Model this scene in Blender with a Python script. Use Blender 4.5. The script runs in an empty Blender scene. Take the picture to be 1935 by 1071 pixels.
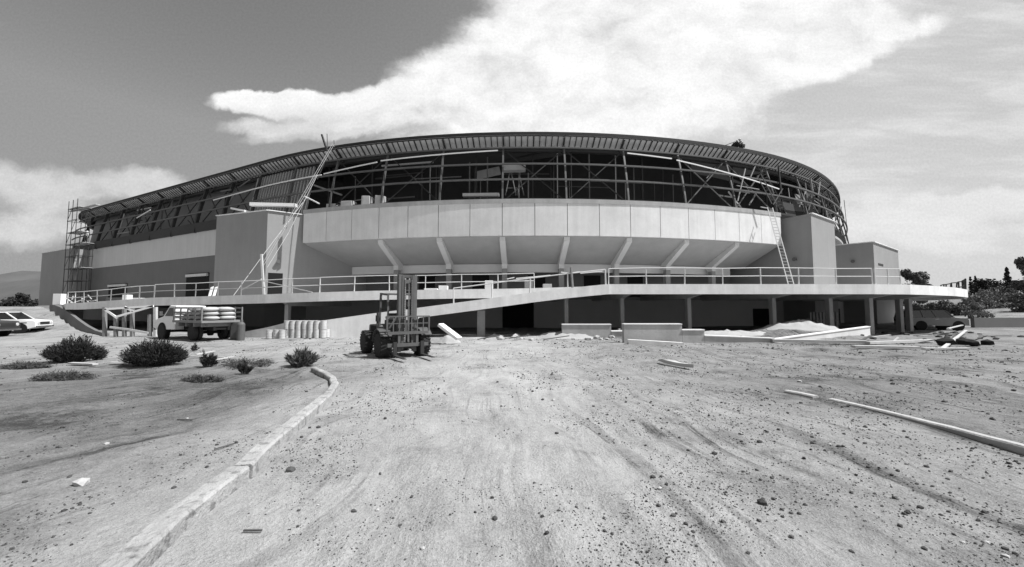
import bpy, bmesh, math, random
from mathutils import Vector, Matrix, noise
R_ = math.radians
random.seed(7)
scene = bpy.context.scene
COL = scene.collection

# ---------------------------------------------------------------- camera
F, CX, CY, EYE = 750.0, 967.5, 535.5, 1.8
PITCH = math.atan(46.5 / F)
cd = bpy.data.cameras.new('camera'); cam = bpy.data.objects.new('camera', cd); COL.objects.link(cam)
cam.location = (0, 0, EYE); cam.rotation_euler = (math.pi/2 + PITCH, 0, 0)
cd.sensor_width = 36.0; cd.lens = 36.0 * F / 1935.0; cd.clip_start = 0.05; cd.clip_end = 20000
scene.camera = cam

def ray(x, y):
    a, b = (x-CX)/F, (CY-y)/F
    s, c = math.sin(PITCH), math.cos(PITCH)
    return Vector((a, c - b*s, s + b*c))
def at_y(x, y, Y):
    d = ray(x, y); return Vector((0, 0, EYE)) + d*(Y/d.y)
def at_h(x, y, h):
    d = ray(x, y); return Vector((0, 0, EYE)) + d*((h-EYE)/d.z)

# ---------------------------------------------------------------- light
SUN_DIR = Vector((math.cos(R_(56))*math.cos(R_(-13)), math.cos(R_(56))*math.sin(R_(-13)), math.sin(R_(56))))
sl = bpy.data.lights.new('sun', 'SUN'); sl.energy = 4.6; sl.angle = R_(0.5); sl.color = (1, 1, 1)
sun = bpy.data.objects.new('sun', sl); COL.objects.link(sun)
sun.rotation_euler = (-SUN_DIR).to_track_quat('-Z', 'Y').to_euler(); sun.location = (60, -10, 90)
scene.view_settings.view_transform = 'Standard'; scene.view_settings.look = 'None'
scene.view_settings.gamma = 1.0; scene.view_settings.use_curve_mapping = False
scene.view_settings.exposure = 0.46

# ---------------------------------------------------------------- node helper
class N:
    def __init__(s, nt): s.nt = nt
    def new(s, t, **k):
        n = s.nt.nodes.new(t)
        for a, v in k.items(): setattr(n, a, v)
        return n
    def put(s, inp, v):
        if isinstance(v, bpy.types.NodeSocket): s.nt.links.new(v, inp)
        else: inp.default_value = v
    def m(s, op, a, b=0.0, c=None, clamp=False):
        n = s.new('ShaderNodeMath', operation=op); n.use_clamp = clamp
        s.put(n.inputs[0], a); s.put(n.inputs[1], b)
        if c is not None: s.put(n.inputs[2], c)
        return n.outputs[0]
    def vm(s, op, a, b):
        n = s.new('ShaderNodeVectorMath', operation=op); s.put(n.inputs[0], a); s.put(n.inputs[1], b)
        return n.outputs[0]
    def comb(s, x, y, z=0.0):
        n = s.new('ShaderNodeCombineXYZ')
        for i, v in enumerate((x, y, z)): s.put(n.inputs[i], v)
        return n.outputs[0]
    def noise(s, vec, scale, detail=4, rough=.55):
        n = s.new('ShaderNodeTexNoise'); s.put(n.inputs['Vector'], vec); n.inputs['Scale'].default_value = scale
        n.inputs['Detail'].default_value = detail; n.inputs['Roughness'].default_value = rough
        return n.outputs['Fac'], n.outputs['Color']
    def rng(s, v, a, b, c=0.0, d=1.0, smooth=True):
        n = s.new('ShaderNodeMapRange', interpolation_type='SMOOTHSTEP' if smooth else 'LINEAR')
        s.put(n.inputs['Value'], v)
        for k, q in zip(('From Min', 'From Max', 'To Min', 'To Max'), (a, b, c, d)): s.put(n.inputs[k], q)
        return n.outputs[0]
    def mix(s, f, a, b):
        n = s.new('ShaderNodeMix', data_type='FLOAT'); s.put(n.inputs[0], f); s.put(n.inputs[2], a); s.put(n.inputs[3], b)
        return n.outputs[0]

# ---------------------------------------------------------------- sky
w = bpy.data.worlds.new('World'); scene.world = w; w.use_nodes = True
nt = w.node_tree; nt.nodes.clear(); q = N(nt)
sky = q.new('ShaderNodeTexSky', sky_type='NISHITA'); sky.sun_disc = False
sky.sun_elevation = math.asin(SUN_DIR.z); sky.sun_rotation = math.atan2(SUN_DIR.x, SUN_DIR.y)
sky.dust_density = 1.0; sky.altitude = 700
sepc = q.new('ShaderNodeSeparateColor'); nt.links.new(sky.outputs[0], sepc.inputs[0])
red = sepc.outputs[0]                                   # black-and-white film behind a red filter
tc = q.new('ShaderNodeTexCoord'); sx = q.new('ShaderNodeSeparateXYZ'); nt.links.new(tc.outputs['Generated'], sx.inputs[0])
dy = q.m('MAXIMUM', sx.outputs[1], 0.03)
u = q.m('DIVIDE', sx.outputs[0], dy); v = q.m('DIVIDE', sx.outputs[2], dy)
uv = q.comb(u, v)
def warp(vec, sc, amp, off):
    f, c = q.noise(q.vm('ADD', vec, (off, off*1.7, 3.1)), sc, 6, .6)
    d = q.vm('SUBTRACT', c, (.5, .5, .5)); return q.vm('ADD', vec, q.vm('MULTIPLY', d, (amp, amp*.7, 0)))
uvw = warp(warp(uv, 2.2, .22, 1.0), 9.0, .07, 5.0)
sw = q.new('ShaderNodeSeparateXYZ'); nt.links.new(uvw, sw.inputs[0])
def duv(px, py):
    d = ray(px, py); return d.x/d.y, d.z/d.y
def ell(px, py, ax, ay, rot, s0=1.25, s1=.55):
    u0, v0 = duv(px, py); ax /= F; ay /= F; c, s = math.cos(R_(rot)), math.sin(R_(rot))
    du = q.m('SUBTRACT', sw.outputs[0], u0); dv = q.m('SUBTRACT', sw.outputs[1], v0)
    a = q.m('ADD', q.m('MULTIPLY', du, c/ax), q.m('MULTIPLY', dv, s/ax))
    b = q.m('ADD', q.m('MULTIPLY', du, -s/ay), q.m('MULTIPLY', dv, c/ay))
    d = q.m('SQRT', q.m('ADD', q.m('MULTIPLY', a, a), q.m('MULTIPLY', b, b)))
    return q.rng(d, s0, s1)
def union(lst):
    o = lst[0]
    for e in lst[1:]:
        o = q.m('SUBTRACT', 1.0, q.m('MULTIPLY', q.m('SUBTRACT', 1.0, o), q.m('SUBTRACT', 1.0, e)))
    return o
main = union([ell(1060, 235, 380, 75, 0, 1.5, .3), ell(1130, 110, 330, 150, 8, 1.15, .8), ell(960, 165, 270, 95, 0, 1.2, .7), ell(1430, 60, 330, 120, 14, 1.15, .75),
              ell(1180, -70, 320, 150, 0, 1.15, .8), ell(1560, 105, 250, 45, 17, 1.3, .3), ell(1680, 60, 120, 22, 10, 1.4, .2), ell(1250, 190, 260, 62, 14, 1.7, .2)])
tail = union([ell(545, 186, 150, 30, -3, 1.2, .6), ell(650, 218, 130, 26, -8, 1.3, .4), ell(500, 175, 60, 22, 0, 1.2, .5), ell(530, 232, 120, 20, -5, 1.5, .2),
              ell(720, 190, 110, 45, 12, 1.3, .5)])
low = union([ell(70, 350, 150, 60, -12, 1.3, .3), ell(250, 350, 190, 42, -4, 1.3, .3), ell(30, 430, 200, 60, 0, 1.4, .2), ell(640, 240, 200, 22, 4, 1.5, .3)])
rgt = union([ell(1850, 385, 190, 34, 10, 1.4, .3), ell(1700, 430, 300, 60, 0, 1.6, .1)])
nf, _ = q.noise(q.vm('MULTIPLY', uvw, (1.0, 1.8, 1)), 5.0, 8, .62)
nb, _ = q.noise(uvw, 14.0, 6, .6)
forward = q.rng(sx.outputs[1], .03, .2)
def dens(m, lo, hi): return q.m('MULTIPLY', q.rng(q.m('ADD', m, q.m('MULTIPLY', q.m('SUBTRACT', nf, .5), 1.1)), lo, hi), forward)
d_main = dens(main, .16, 1.08); d_tail = dens(tail, .25, .9)
d_low = dens(low, .3, 1.0); d_rgt = dens(rgt, .3, 1.0)
mpw = q.new('ShaderNodeMapping'); nt.links.new(uv, mpw.inputs['Vector']); mpw.inputs['Rotation'].default_value = (0, 0, R_(-17)); mpw.inputs['Scale'].default_value = (1.6, 9.0, 1)
ns, _ = q.noise(warp(mpw.outputs[0], 1.5, .5, 2.0), 1.6, 7, .6)
wisp = q.m('MULTIPLY', q.m('MULTIPLY', q.rng(ns, .42, .72), q.rng(u, .40, .75)), q.rng(v, .05, .2))
ng, _ = q.noise(uv, 150.0, 2, .7)
# the plain blue sky read through the filter, hazier and brighter toward the sun's side
side = q.rng(u, -.9, 1.1, 1.75, 2.6)
base = q.m('MINIMUM', q.m('MULTIPLY', red, side), q.rng(u, -.8, 1.0, 2.5, 4.6))
base = q.m('MULTIPLY', base, q.rng(v, .05, .75, 1.05, .92))
g = q.mix(q.m('MULTIPLY', d_low, .85), base, q.m('ADD', 3.2, q.m('MULTIPLY', nf, 4.0)))
g = q.mix(q.m('MULTIPLY', d_rgt, .8), g, 6.0)
g = q.mix(q.m('MULTIPLY', wisp, .4), g, 7.2)
g = q.mix(q.m('MULTIPLY', d_tail, .92), g, q.m('ADD', 3.6, q.m('MULTIPLY', q.m('ADD', nf, q.rng(v, .47, .54, -.1, .25)), 5.0)))
g = q.mix(q.m('MULTIPLY', d_main, .97), g, q.m('ADD', 4.2, q.m('MULTIPLY', q.m('ADD', q.m('MULTIPLY', nf, 1.3), q.m('MULTIPLY', nb, .25)), 3.6)))
g = q.m('MULTIPLY', g, q.m('ADD', .86, q.m('MULTIPLY', ng, .28)))
cc = q.new('ShaderNodeCombineColor')
for i in range(3): nt.links.new(g, cc.inputs[i])
bg = q.new('ShaderNodeBackground'); bg.inputs['Strength'].default_value = 0.1
nt.links.new(cc.outputs[0], bg.inputs['Color'])
ow = q.new('ShaderNodeOutputWorld'); nt.links.new(bg.outputs[0], ow.inputs[0])

# ---------------------------------------------------------------- materials
def mat(name, g, rough=.8, var=.12, scale=3.0, bump=.15, bscale=None, metal=0.0, streak=0.0, spec=.3, stain=0.0):
    m = bpy.data.materials.new(name); m.use_nodes = True; t = m.node_tree; q = N(t)
    b = t.nodes['Principled BSDF']; b.inputs['Roughness'].default_value = rough; b.inputs['Metallic'].default_value = metal
    b.inputs['Specular IOR Level'].default_value = spec
    tc = q.new('ShaderNodeTexCoord'); P = tc.outputs['Object']
    geo = q.new('ShaderNodeNewGeometry'); W = geo.outputs['Position']
    f1, _ = q.noise(W, scale, 6, .6); f2, _ = q.noise(W, scale*.17, 3, .5); f3, _ = q.noise(W, scale*9, 3, .6)
    s = q.m('ADD', q.m('MULTIPLY', q.m('SUBTRACT', f1, .5), var*1.6), q.m('MULTIPLY', q.m('SUBTRACT', f2, .5), var*1.4))
    s = q.m('ADD', s, q.m('MULTIPLY', q.m('SUBTRACT', f3, .5), var*.6))
    if streak:
        f4, _ = q.noise(q.vm('MULTIPLY', W, (1, 1, .06)), 2.2, 5, .6)
        s = q.m('ADD', s, q.m('MULTIPLY', q.m('SUBTRACT', f4, .5), streak*2))
    if stain:
        f5, _ = q.noise(W, 6.5, 5, .65); s = q.m('SUBTRACT', s, q.m('MULTIPLY', q.rng(f5, .5, .66), stain))
    val = q.m('MAXIMUM', q.m('MULTIPLY', g, q.m('ADD', 1.0, s)), .004)
    c = q.new('ShaderNodeCombineColor')
    for i in range(3): t.links.new(val, c.inputs[i])
    t.links.new(c.outputs[0], b.inputs['Base Color'])
    if bump:
        fb, _ = q.noise(W, bscale or scale*4, 5, .6)
        bn = q.new('ShaderNodeBump'); bn.inputs['Strength'].default_value = bump; bn.inputs['Distance'].default_value = .03
        t.links.new(fb, bn.inputs['Height']); t.links.new(bn.outputs[0], b.inputs['Normal'])
    return m
M = dict(
    panel=mat('precast_concrete', .72, .85, .20, .9, .2, streak=.16),
    wall_white=mat('pale_wall_concrete', .55, .85, .10, .7, .1, streak=.13),
    stucco=mat('grey_stucco', .22, .9, .12, .6, .2, 20, streak=.08),
    stucco_mid=mat('mid_grey_stucco', .29, .9, .14, .6, .2, 20, streak=.09),
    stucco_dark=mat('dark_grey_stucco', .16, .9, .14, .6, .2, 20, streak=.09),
    soffit=mat('soffit_concrete', .40, .9, .22, .8, .1),
    rib=mat('rib_concrete', .66, .9, .14, 1, .08),
    deck=mat('terrace_concrete', .80, .85, .24, 1.1, .2, streak=.2),
    block=mat('block_wall', .50, .9, .10, .6, .2, 12, streak=.05),
    cwall=mat('raw_concrete', .40, .9, .32, 1.3, .3, streak=.22),
        kerb_r=mat('dusty_kerb_concrete', .42, .9, .3, 6, .5, 30),
    kerb=mat('kerb_concrete', .36, .9, .55, 3, .9, 24, stain=.45),
    steel=mat('primed_steel', .035, .6, .25, 3, .05),
    steel_l=mat('weathered_steel', .12, .55, .35, 3, .05),
    black=mat('black_void', .012, .9, .1, 1, 0),
    roofm=mat('dark_roof_membrane', .03, .7, .2, 1, .05),
    eave=mat('eave_boards', .52, .8, .30, 1.3, .05),
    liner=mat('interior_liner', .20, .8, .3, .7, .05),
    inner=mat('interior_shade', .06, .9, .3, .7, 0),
    wood=mat('bleached_timber', .50, .8, .25, 6, .2),
    wood_d=mat('weathered_timber', .22, .85, .3, 6, .3),
    white=mat('white_paint', .78, .35, .05, 2, 0, spec=.5),
    board=mat('white_board', .80, .7, .06, 2, .05),
    galv_d=mat('grey_stud_metal', .34, .5, .2, 5, .05),
    galv=mat('galvanised_pipe', .5, .4, .2, 5, .05, metal=.3),
    rail=mat('rail_pipe_paint', .60, .6, .15, 4, .05),
    rubber=mat('tyre_rubber', .028, .9, .3, 14, .3),
    rim=mat('dusty_wheel_rim', .20, .6, .2, 8, .05),
    machine=mat('dusty_machine_paint', .085, .65, .35, 5, .15),
    machine_l=mat('worn_machine_paint', .10, .6, .35, 5, .15),
    darkp=mat('dark_car_paint', .04, .4, .15, 3, 0, spec=.5),
    greyp=mat('grey_car_paint', .17, .4, .1, 3, 0, spec=.5),
    glass=mat('dark_window_glass', .015, .08, 0, 1, 0, spec=.8),
    chrome=mat('chrome', .5, .25, .1, 3, 0, metal=.9),
    lamp=mat('lamp_lens', .6, .2, .05, 9, 0, spec=.8),
    cloth=mat('light_cotton', .5, .9, .1, 9, .1), cloth_d=mat('dark_denim', .06, .9, .1, 9, .1), skin=mat('skin', .28, .6, .05, 9, 0),
    sack=mat('pale_sacks', .46, .85, .2, 5, .3),
    drum=mat('dented_drum', .48, .5, .4, 3.5, .2),
    bush=mat('bush_leaves', .022, .8, .5, 5, 0), twig=mat('dry_twigs', .10, .9, .3, 5, 0),
    dry=mat('dry_grass', .08, .9, .4, 5, 0),
    leaf=mat('tree_leaves', .09, .8, .5, .8, 0), leaf_d=mat('cypress_leaves', .028, .8, .4, .8, 0), bark=mat('bark', .10, .9, .3, 4, .3),
    scrub=mat('hillside_scrub', .20, .9, .5, .4, 0),
    stone=mat('dark_stone', .07, .9, 1.1, 4, .5), stone_l=mat('pale_stone', .42, .9, .25, 9, .4),
    soil=mat('loose_pale_soil', .38, .95, .22, 2.5, .9, 9),
    mountain=mat('bare_mountain', .09, .95, .35, .01, 0),
)

# dirt: tracks, clods, patches
def dirt():
    m = bpy.data.materials.new('graded_dirt'); m.use_nodes = True; t = m.node_tree; q = N(t)
    b = t.nodes['Principled BSDF']; b.inputs['Roughness'].default_value = .95; b.inputs['Specular IOR Level'].default_value = .15
    geo = q.new('ShaderNodeNewGeometry'); W = geo.outputs['Position']
    _, wc = q.noise(W, .10, 2, .5)
    WW = q.vm('ADD', W, q.vm('MULTIPLY', q.vm('SUBTRACT', wc, (.5, .5, .5)), (7, 7, 0)))
    def rot(a, sx_, sy_):
        mp = q.new('ShaderNodeMapping'); t.links.new(WW, mp.inputs['Vector']); mp.inputs['Rotation'].default_value = (0, 0, a); mp.inputs['Scale'].default_value = (sx_, sy_, 1)
        return mp.outputs[0]
    big, _ = q.noise(W, .16, 4, .55); mid, _ = q.noise(W, .9, 6, .62); fine, _ = q.noise(W, 7, 6, .7); grit, _ = q.noise(W, 38, 4, .7)
    # wheel tracks crossing the lot from near right to far left, mapping rotates the point so x is across the track
    tr, _ = q.noise(rot(R_(-20), 2.6, .13), 1.0, 5, .6)
    tr2, _ = q.noise(rot(R_(8), 2.0, .12), 1.1, 4, .6)
    tr3, _ = q.noise(rot(R_(84), 2.4, .16), 1.0, 5, .7)
    sp = q.new('ShaderNodeSeparateXYZ'); t.links.new(W, sp.inputs[0])
    inr = q.m('MULTIPLY', q.rng(sp.outputs[0], -1.5, 2.0), q.rng(sp.outputs[1], 11, 6))
    s = q.m('MULTIPLY', q.m('SUBTRACT', big, .5), 1.0)
    s = q.m('ADD', s, q.m('MULTIPLY', q.m('SUBTRACT', mid, .5), .95))
    s = q.m('ADD', s, q.m('MULTIPLY', q.m('SUBTRACT', fine, .5), .65))
    s = q.m('ADD', s, q.m('MULTIPLY', q.m('SUBTRACT', grit, .5), .95))
    s = q.m('SUBTRACT', s, q.m('MULTIPLY', q.m('MULTIPLY', q.m('MULTIPLY', q.rng(tr, .5, .66), q.rng(mid, .35, .6)), inr), .55))
    s = q.m('SUBTRACT', s, q.m('MULTIPLY', q.m('MULTIPLY', q.rng(tr2, .52, .70), q.rng(big, .4, .6)), .26))
    s = q.m('SUBTRACT', s, q.m('MULTIPLY', q.m('MULTIPLY', q.rng(tr3, .54, .72), q.rng(sp.outputs[1], 5, 9)), .22))
    tr4, _ = q.noise(rot(R_(-24), 9.0, .22), 1.0, 4, .6)
    s = q.m('SUBTRACT', s, q.m('MULTIPLY', q.m('MULTIPLY', q.rng(tr4, .54, .66), q.rng(mid, .42, .6)), .35))
    s = q.m('ADD', s, q.m('MULTIPLY', q.m('MULTIPLY', q.rng(sp.outputs[0], -4.2, -2.2), q.rng(sp.outputs[0], 3.0, .5)), .22))
    s = q.m('SUBTRACT', s, q.m('MULTIPLY', q.m('MULTIPLY', q.rng(q.m('ADD', sp.outputs[0], q.m('MULTIPLY', sp.outputs[1], .18)), -2.6, -4.2), q.rng(sp.outputs[1], 16, 11)), .26))
    pt, _ = q.noise(W, .55, 5, .68)
    s = q.m('SUBTRACT', s, q.m('MULTIPLY', q.rng(pt, .52, .64), .28))
    # rockier, darker soil on the right-hand side of the lot and beside the kerb
    s = q.m('SUBTRACT', s, q.m('MULTIPLY', q.rng(sp.outputs[0], 1.5, 9), .26))
    s = q.m('SUBTRACT', s, q.m('MULTIPLY', q.m('MULTIPLY', q.rng(sp.outputs[0], -3.8, -5.5), q.rng(sp.outputs[1], 13, 10)), .20))
    # small dark clods
    for sc, th, amt in ((5.0, .12, .6), (11.0, .15, .6), (24, .21, .6), (48, .24, .55)):
        vo = q.new('ShaderNodeTexVoronoi'); t.links.new(W, vo.inputs['Vector']); vo.inputs['Scale'].default_value = sc
        sc_, _ = q.noise(W, 1.1 if sc < 10 else 2.3, 3, .6)
        dot = q.m('MULTIPLY', q.rng(vo.outputs['Distance'], th, th*.5), q.rng(sc_, .50, .62))
        s = q.m('SUBTRACT', s, q.m('MULTIPLY', dot, amt))
    val = q.m('MAXIMUM', q.m('MULTIPLY', .30, q.m('ADD', 1.0, s)), .05)
    c = q.new('ShaderNodeCombineColor')
    for i in range(3): t.links.new(val, c.inputs[i])
    t.links.new(c.outputs[0], b.inputs['Base Color'])
    hgt = q.m('ADD', q.m('MULTIPLY', fine, .6), q.m('MULTIPLY', grit, .35)); hgt = q.m('ADD', hgt, q.m('ADD', q.m('MULTIPLY', tr, .6), q.m('MULTIPLY', mid, .9)))
    bn = q.new('ShaderNodeBump'); bn.inputs['Strength'].default_value = 1.0; bn.inputs['Distance'].default_value = .07
    t.links.new(hgt, bn.inputs['Height']); t.links.new(bn.outputs[0], b.inputs['Normal'])
    return m
M['dirt'] = dirt()

# ---------------------------------------------------------------- mesh builder
class MB:
    def __init__(s): s.v = []; s.f = []
    def add(s, vs, fs):
        o = len(s.v); s.v += [tuple(p) for p in vs]; s.f += [tuple(i+o for i in f) for f in fs]; return s
    def hexa(s, b, t):   # two quads, bottom ccw and top
        return s.add(list(b)+list(t), [(3,2,1,0),(4,5,6,7),(0,1,5,4),(1,2,6,5),(2,3,7,6),(3,0,4,7)])
    def box(s, x0, x1, y0, y1, z0, z1):
        return s.hexa([(x0,y0,z0),(x1,y0,z0),(x1,y1,z0),(x0,y1,z0)], [(x0,y0,z1),(x1,y0,z1),(x1,y1,z1),(x0,y1,z1)])
    def bar(s, a, b, w, h=None, up=(0,0,1)):
        a, b = Vector(a), Vector(b); h = h or w; d = (b-a).normalized(); up = Vector(up)
        sd = d.cross(up)
        if sd.length < 1e-3: sd = d.cross(Vector((0,1,0)))
        sd.normalize(); u2 = sd.cross(d).normalized(); sd *= w/2; u2 *= h/2
        q = [-sd-u2, sd-u2, sd+u2, -sd+u2]
        return s.add([a+k for k in q]+[b+k for k in q], [(0,1,2,3),(7,6,5,4),(1,0,4,5),(2,1,5,6),(3,2,6,7),(0,3,7,4)])
    def tube(s, a, b, r, n=8, r2=None):
        a, b = Vector(a), Vector(b); d = (b-a).normalized(); r2 = r if r2 is None else r2
        x = d.cross(Vector((0,0,1)));
        if x.length < 1e-3: x = Vector((1,0,0))
        x.normalize(); y = d.cross(x)
        A = [a+(x*math.cos(t)+y*math.sin(t))*r for t in [2*math.pi*i/n for i in range(n)]]
        B = [b+(x*math.cos(t)+y*math.sin(t))*r2 for t in [2*math.pi*i/n for i in range(n)]]
        return s.add(A+B, [(i,(i+1)%n,n+(i+1)%n,n+i) for i in range(n)]+[tuple(range(n))[::-1], tuple(range(n,2*n))])
    def lathe(s, c, axis, prof, n=20):   # prof: (along, radius)
        c = Vector(c); ax = Vector(axis).normalized(); x = ax.cross(Vector((0,0,1)))
        if x.length < 1e-3: x = Vector((1,0,0))
        x.normalize(); y = ax.cross(x); vs = []; m = len(prof)
        for al, r in prof:
            for i in range(n):
                t = 2*math.pi*i/n; vs.append(c+ax*al+(x*math.cos(t)+y*math.sin(t))*r)
        fs = [(j*n+i, j*n+(i+1)%n, (j+1)*n+(i+1)%n, (j+1)*n+i) for j in range(m-1) for i in range(n)]
        fs += [tuple(range(n))[::-1], tuple(range((m-1)*n, m*n))]
        return s.add(vs, fs)
    def prism(s, poly, off):     # planar polygon (3d pts) pushed by off
        n = len(poly); off = Vector(off); P = [Vector(p) for p in poly]
        return s.add(P+[p+off for p in P], [tuple(range(n))[::-1], tuple(range(n,2*n))]+[(i,(i+1)%n,n+(i+1)%n,n+i) for i in range(n)])
    def side(s, poly, y0, y1, inset=None):      # polygon in xz, spans y
        n = len(poly)
        return s.prism([(x, y0, z) for x, z in poly], (0, y1-y0, 0))
    def loft(s, rings, closed=True, caps=True):
        n = len(rings[0]); vs = [p for r in rings for p in r]
        fs = [(j*n+i, j*n+(i+1)%n, (j+1)*n+(i+1)%n, (j+1)*n+i) for j in range(len(rings)-1) for i in range(n if closed else n-1)]
        if caps: fs += [tuple(range(n))[::-1], tuple(range((len(rings)-1)*n, len(rings)*n))]
        return s.add(vs, fs)
    def rock(s, c, r, seed, sq=(1,1,.6), sub=1):
        bm = bmesh.new(); bmesh.ops.create_icosphere(bm, subdivisions=sub, radius=1); rr = random.Random(seed); o = Vector((rr.uniform(-9,9),)*3)
        vs = []
        for p in bm.verts:
            k = 1+.45*noise.noise(p.co*1.3+o)+(.12*noise.noise(p.co*4+o)); vs.append((c[0]+p.co.x*r*k*sq[0], c[1]+p.co.y*r*k*sq[1], c[2]+p.co.z*r*k*sq[2]))
        fs = [tuple(v.index for v in f.verts) for f in bm.faces]; bm.free(); return s.add(vs, fs)
    def build(s, name, m, parent=None, world=False, smooth=False, bevel=0):
        me = bpy.data.meshes.new(name); off = parent.location if (parent and world) else Vector((0,0,0))
        if world and parent and parent.parent: off = parent.parent.location
        me.from_pydata([(p[0]-off[0], p[1]-off[1], p[2]-off[2]) for p in s.v], [], s.f); me.validate()
        bm = bmesh.new(); bm.from_mesh(me); bmesh.ops.recalc_face_normals(bm, faces=bm.faces); bm.to_mesh(me); bm.free()
        me.materials.append(M[m] if isinstance(m, str) else m)
        if smooth:
            for p in me.polygons: p.use_smooth = True
        o = bpy.data.objects.new(name, me); COL.objects.link(o)
        if parent: o.parent = parent
        if bevel:
            b = o.modifiers.new('bevel', 'BEVEL'); b.width = bevel; b.segments = 2; b.limit_method = 'ANGLE'
        return o
def tag(o, label=None, cat=None, group=None, kind=None):
    if label: o['label'] = label
    if cat: o['category'] = cat
    if group: o['group'] = group
    if kind: o['kind'] = kind
    return o
def thing(name, label, cat, loc=(0,0,0), rz=0, group=None):
    o = bpy.data.objects.new(name, None); COL.objects.link(o); o.location = loc; o.rotation_euler = (0,0,rz); o.empty_display_size = .3
    return tag(o, label, cat, group)
def solo(mb, name, m, label, cat, group=None, loc=None, **k):   # single-mesh thing; origin moved to loc
    o = mb.build(name, m, **k)
    c = Vector(loc) if loc else sum((Vector(v) for v in mb.v), Vector())/len(mb.v)
    o.data.transform(Matrix.Translation(-c)); o.location = c
    return tag(o, label, cat, group)
def copy_tree(o, parent=None):
    c = o.copy(); COL.objects.link(c)
    if parent: c.parent = parent
    for ch in list(o.children): copy_tree(ch, c)
    return c

# ---------------------------------------------------------------- terrain
def sm(a, b, x):
    t = max(0, min(1, (x-a)/(b-a))); return t*t*(3-2*t)
KERB = [at_h(x, y, .15) for x, y in ((150,1160),(241,1071),(310,1008),(347,972),(380,948),(434,906),(472,880))]
KERB2 = [at_h(x, y, .15) for x, y in ((478,876),(508,843),(545,812),(588,776),(628,743))]
KERB3 = [at_h(x, y, .12) for x, y in ((628,743),(640,722),(634,710),(621,702),(599,693))]
def kerb_x(Y):
    pts = KERB+KERB2+KERB3[1:3]
    for a, b in zip(pts, pts[1:]):
        if a.y <= Y <= b.y: return a.x+(b.x-a.x)*(Y-a.y)/(b.y-a.y+1e-6)
    return None
EL0, EL1 = Vector((-26.4, 25.5)), Vector((-47, 40))
def ground(x, y, fine=True):
    h = 0.0; r = math.hypot(x, y)
    d = EL1-EL0; side_ = (d.x*(y-EL0.y)-d.y*(x-EL0.x))/d.length       # >0 on the viewer's side? (left of line)
    if y > 24:
        h += 1.95*sm(25.5, 39, y)*sm(-.15, .25, side_)
    if x > 30 and y > 40:                                              # scrub hillside on the right
        h += 9*sm(0, 70, (x-1.03*y)*.7+(y-55)*.55)*sm(40, 90, y) if x > 1.0*y else 9*sm(0, 70, (x-1.03*y)*.7+(y-55)*.55)*sm(40, 90, y)*sm(.85, 1.0, x/y)
    if r > 200: h *= sm(900, 200, r)
    if 1.5 < y < 9.5:
        kx = kerb_x(y)
        if kx is not None: h += .02*sm(kx+.0, kx-.2, x)
    if y > 0 and x > 3: # low bank behind the right-hand kerb
        kx = 6.55-.17*(y-6.5)
        h += .05*sm(kx-.05, kx+.15, x)*sm(13, 9, y)
    # spoil in front of the terrace walls
    h += .42*math.exp(-((x-6.0)**2/16+(y-24.8)**2/2.2)) + .55*math.exp(-((x-17)**2/14+(y-24.6)**2/3.0))
    if fine and r < 60:
        k = .07*noise.noise(Vector((x*.35, y*.35, 0)))+.035*noise.noise(Vector((x*1.1, y*1.1, 5)))
        # ruts
        c, s = math.cos(R_(20)), math.sin(R_(20)); ac = x*c+y*s; al = -x*s+y*c
        if x > -2.5: k += .035*noise.noise(Vector((ac*2.4, al*.15, 9)))*sm(-2.5, 0, x)
        if r < 14: k += .016*noise.noise(Vector((x*4.2, y*4.2, 2)))+.008*noise.noise(Vector((x*11, y*11, 2)))
        if 1.5 < y < 9.5:
            kx = kerb_x(y)
            if kx is not None: k *= .15+.85*sm(.25, 1.2, abs(x-kx+.12))
        if y > 3 and x > 4: k *= .15+.85*sm(.2, 1.0, abs(x-(6.45-.17*(y-6.5))))
        h += k*sm(60, 30, r)
    return h
def gp(px, py):
    d = ray(px, py); t = 1.5
    while t < 400 and EYE+d.z*t > ground(d.x*t, d.y*t): t *= 1.004
    return Vector((d.x*t, d.y*t, ground(d.x*t, d.y*t)))
def make_ground():
    ang = []; a = -180.0
    while a < 180:
        ang.append(a); a += .32 if -58 < a < 58 else 3.0
    rad = [.25, .6, 1.0, 1.4, 1.7]; r = 1.95
    while r < 4500: rad.append(r); r *= 1.011 if r < 50 else 1.06
    vs = [(0, 0, 0)]; fs = []; n = len(ang)
    for r in rad:
        for a in ang:
            x, y = r*math.sin(R_(a)), r*math.cos(R_(a)); vs.append((x, y, ground(x, y)))
    for i in range(n): fs.append((0, 1+(i+1) % n, 1+i))
    for j in range(len(rad)-1):
        for i in range(n):
            p, q_ = 1+j*n, 1+(j+1)*n; fs.append((p+i, p+(i+1) % n, q_+(i+1) % n, q_+i))
    mb = MB(); mb.v = vs; mb.f = fs
    tag(mb.build('ground', 'dirt', smooth=True), kind='structure')
make_ground()
def make_mountain():
    mb = MB(); nx, ny = 90, 26; vs = []; fs = []
    for j in range(ny):
        for i in range(nx):
            x = -5200+6200*i/(nx-1); y = 2300+1500*j/(ny-1); t = j/(ny-1)
            rid = 300*(1+.35*noise.noise(Vector((x*.0016, 0, 2)))+.12*noise.noise(Vector((x*.006, 3, 2))))*sm(900, -2500, x)
            z = rid*(1-abs(2*t-1)**1.4)*(1+.3*noise.noise(Vector((x*.003, y*.004, 7)))) - 4
            vs.append((x, y, z))
    for j in range(ny-1):
        for i in range(nx-1): fs.append((j*nx+i, j*nx+i+1, (j+1)*nx+i+1, (j+1)*nx+i))
    mb.v = vs; mb.f = fs; tag(mb.build('mountain', 'mountain', smooth=True), kind='structure')
make_mountain()
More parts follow.
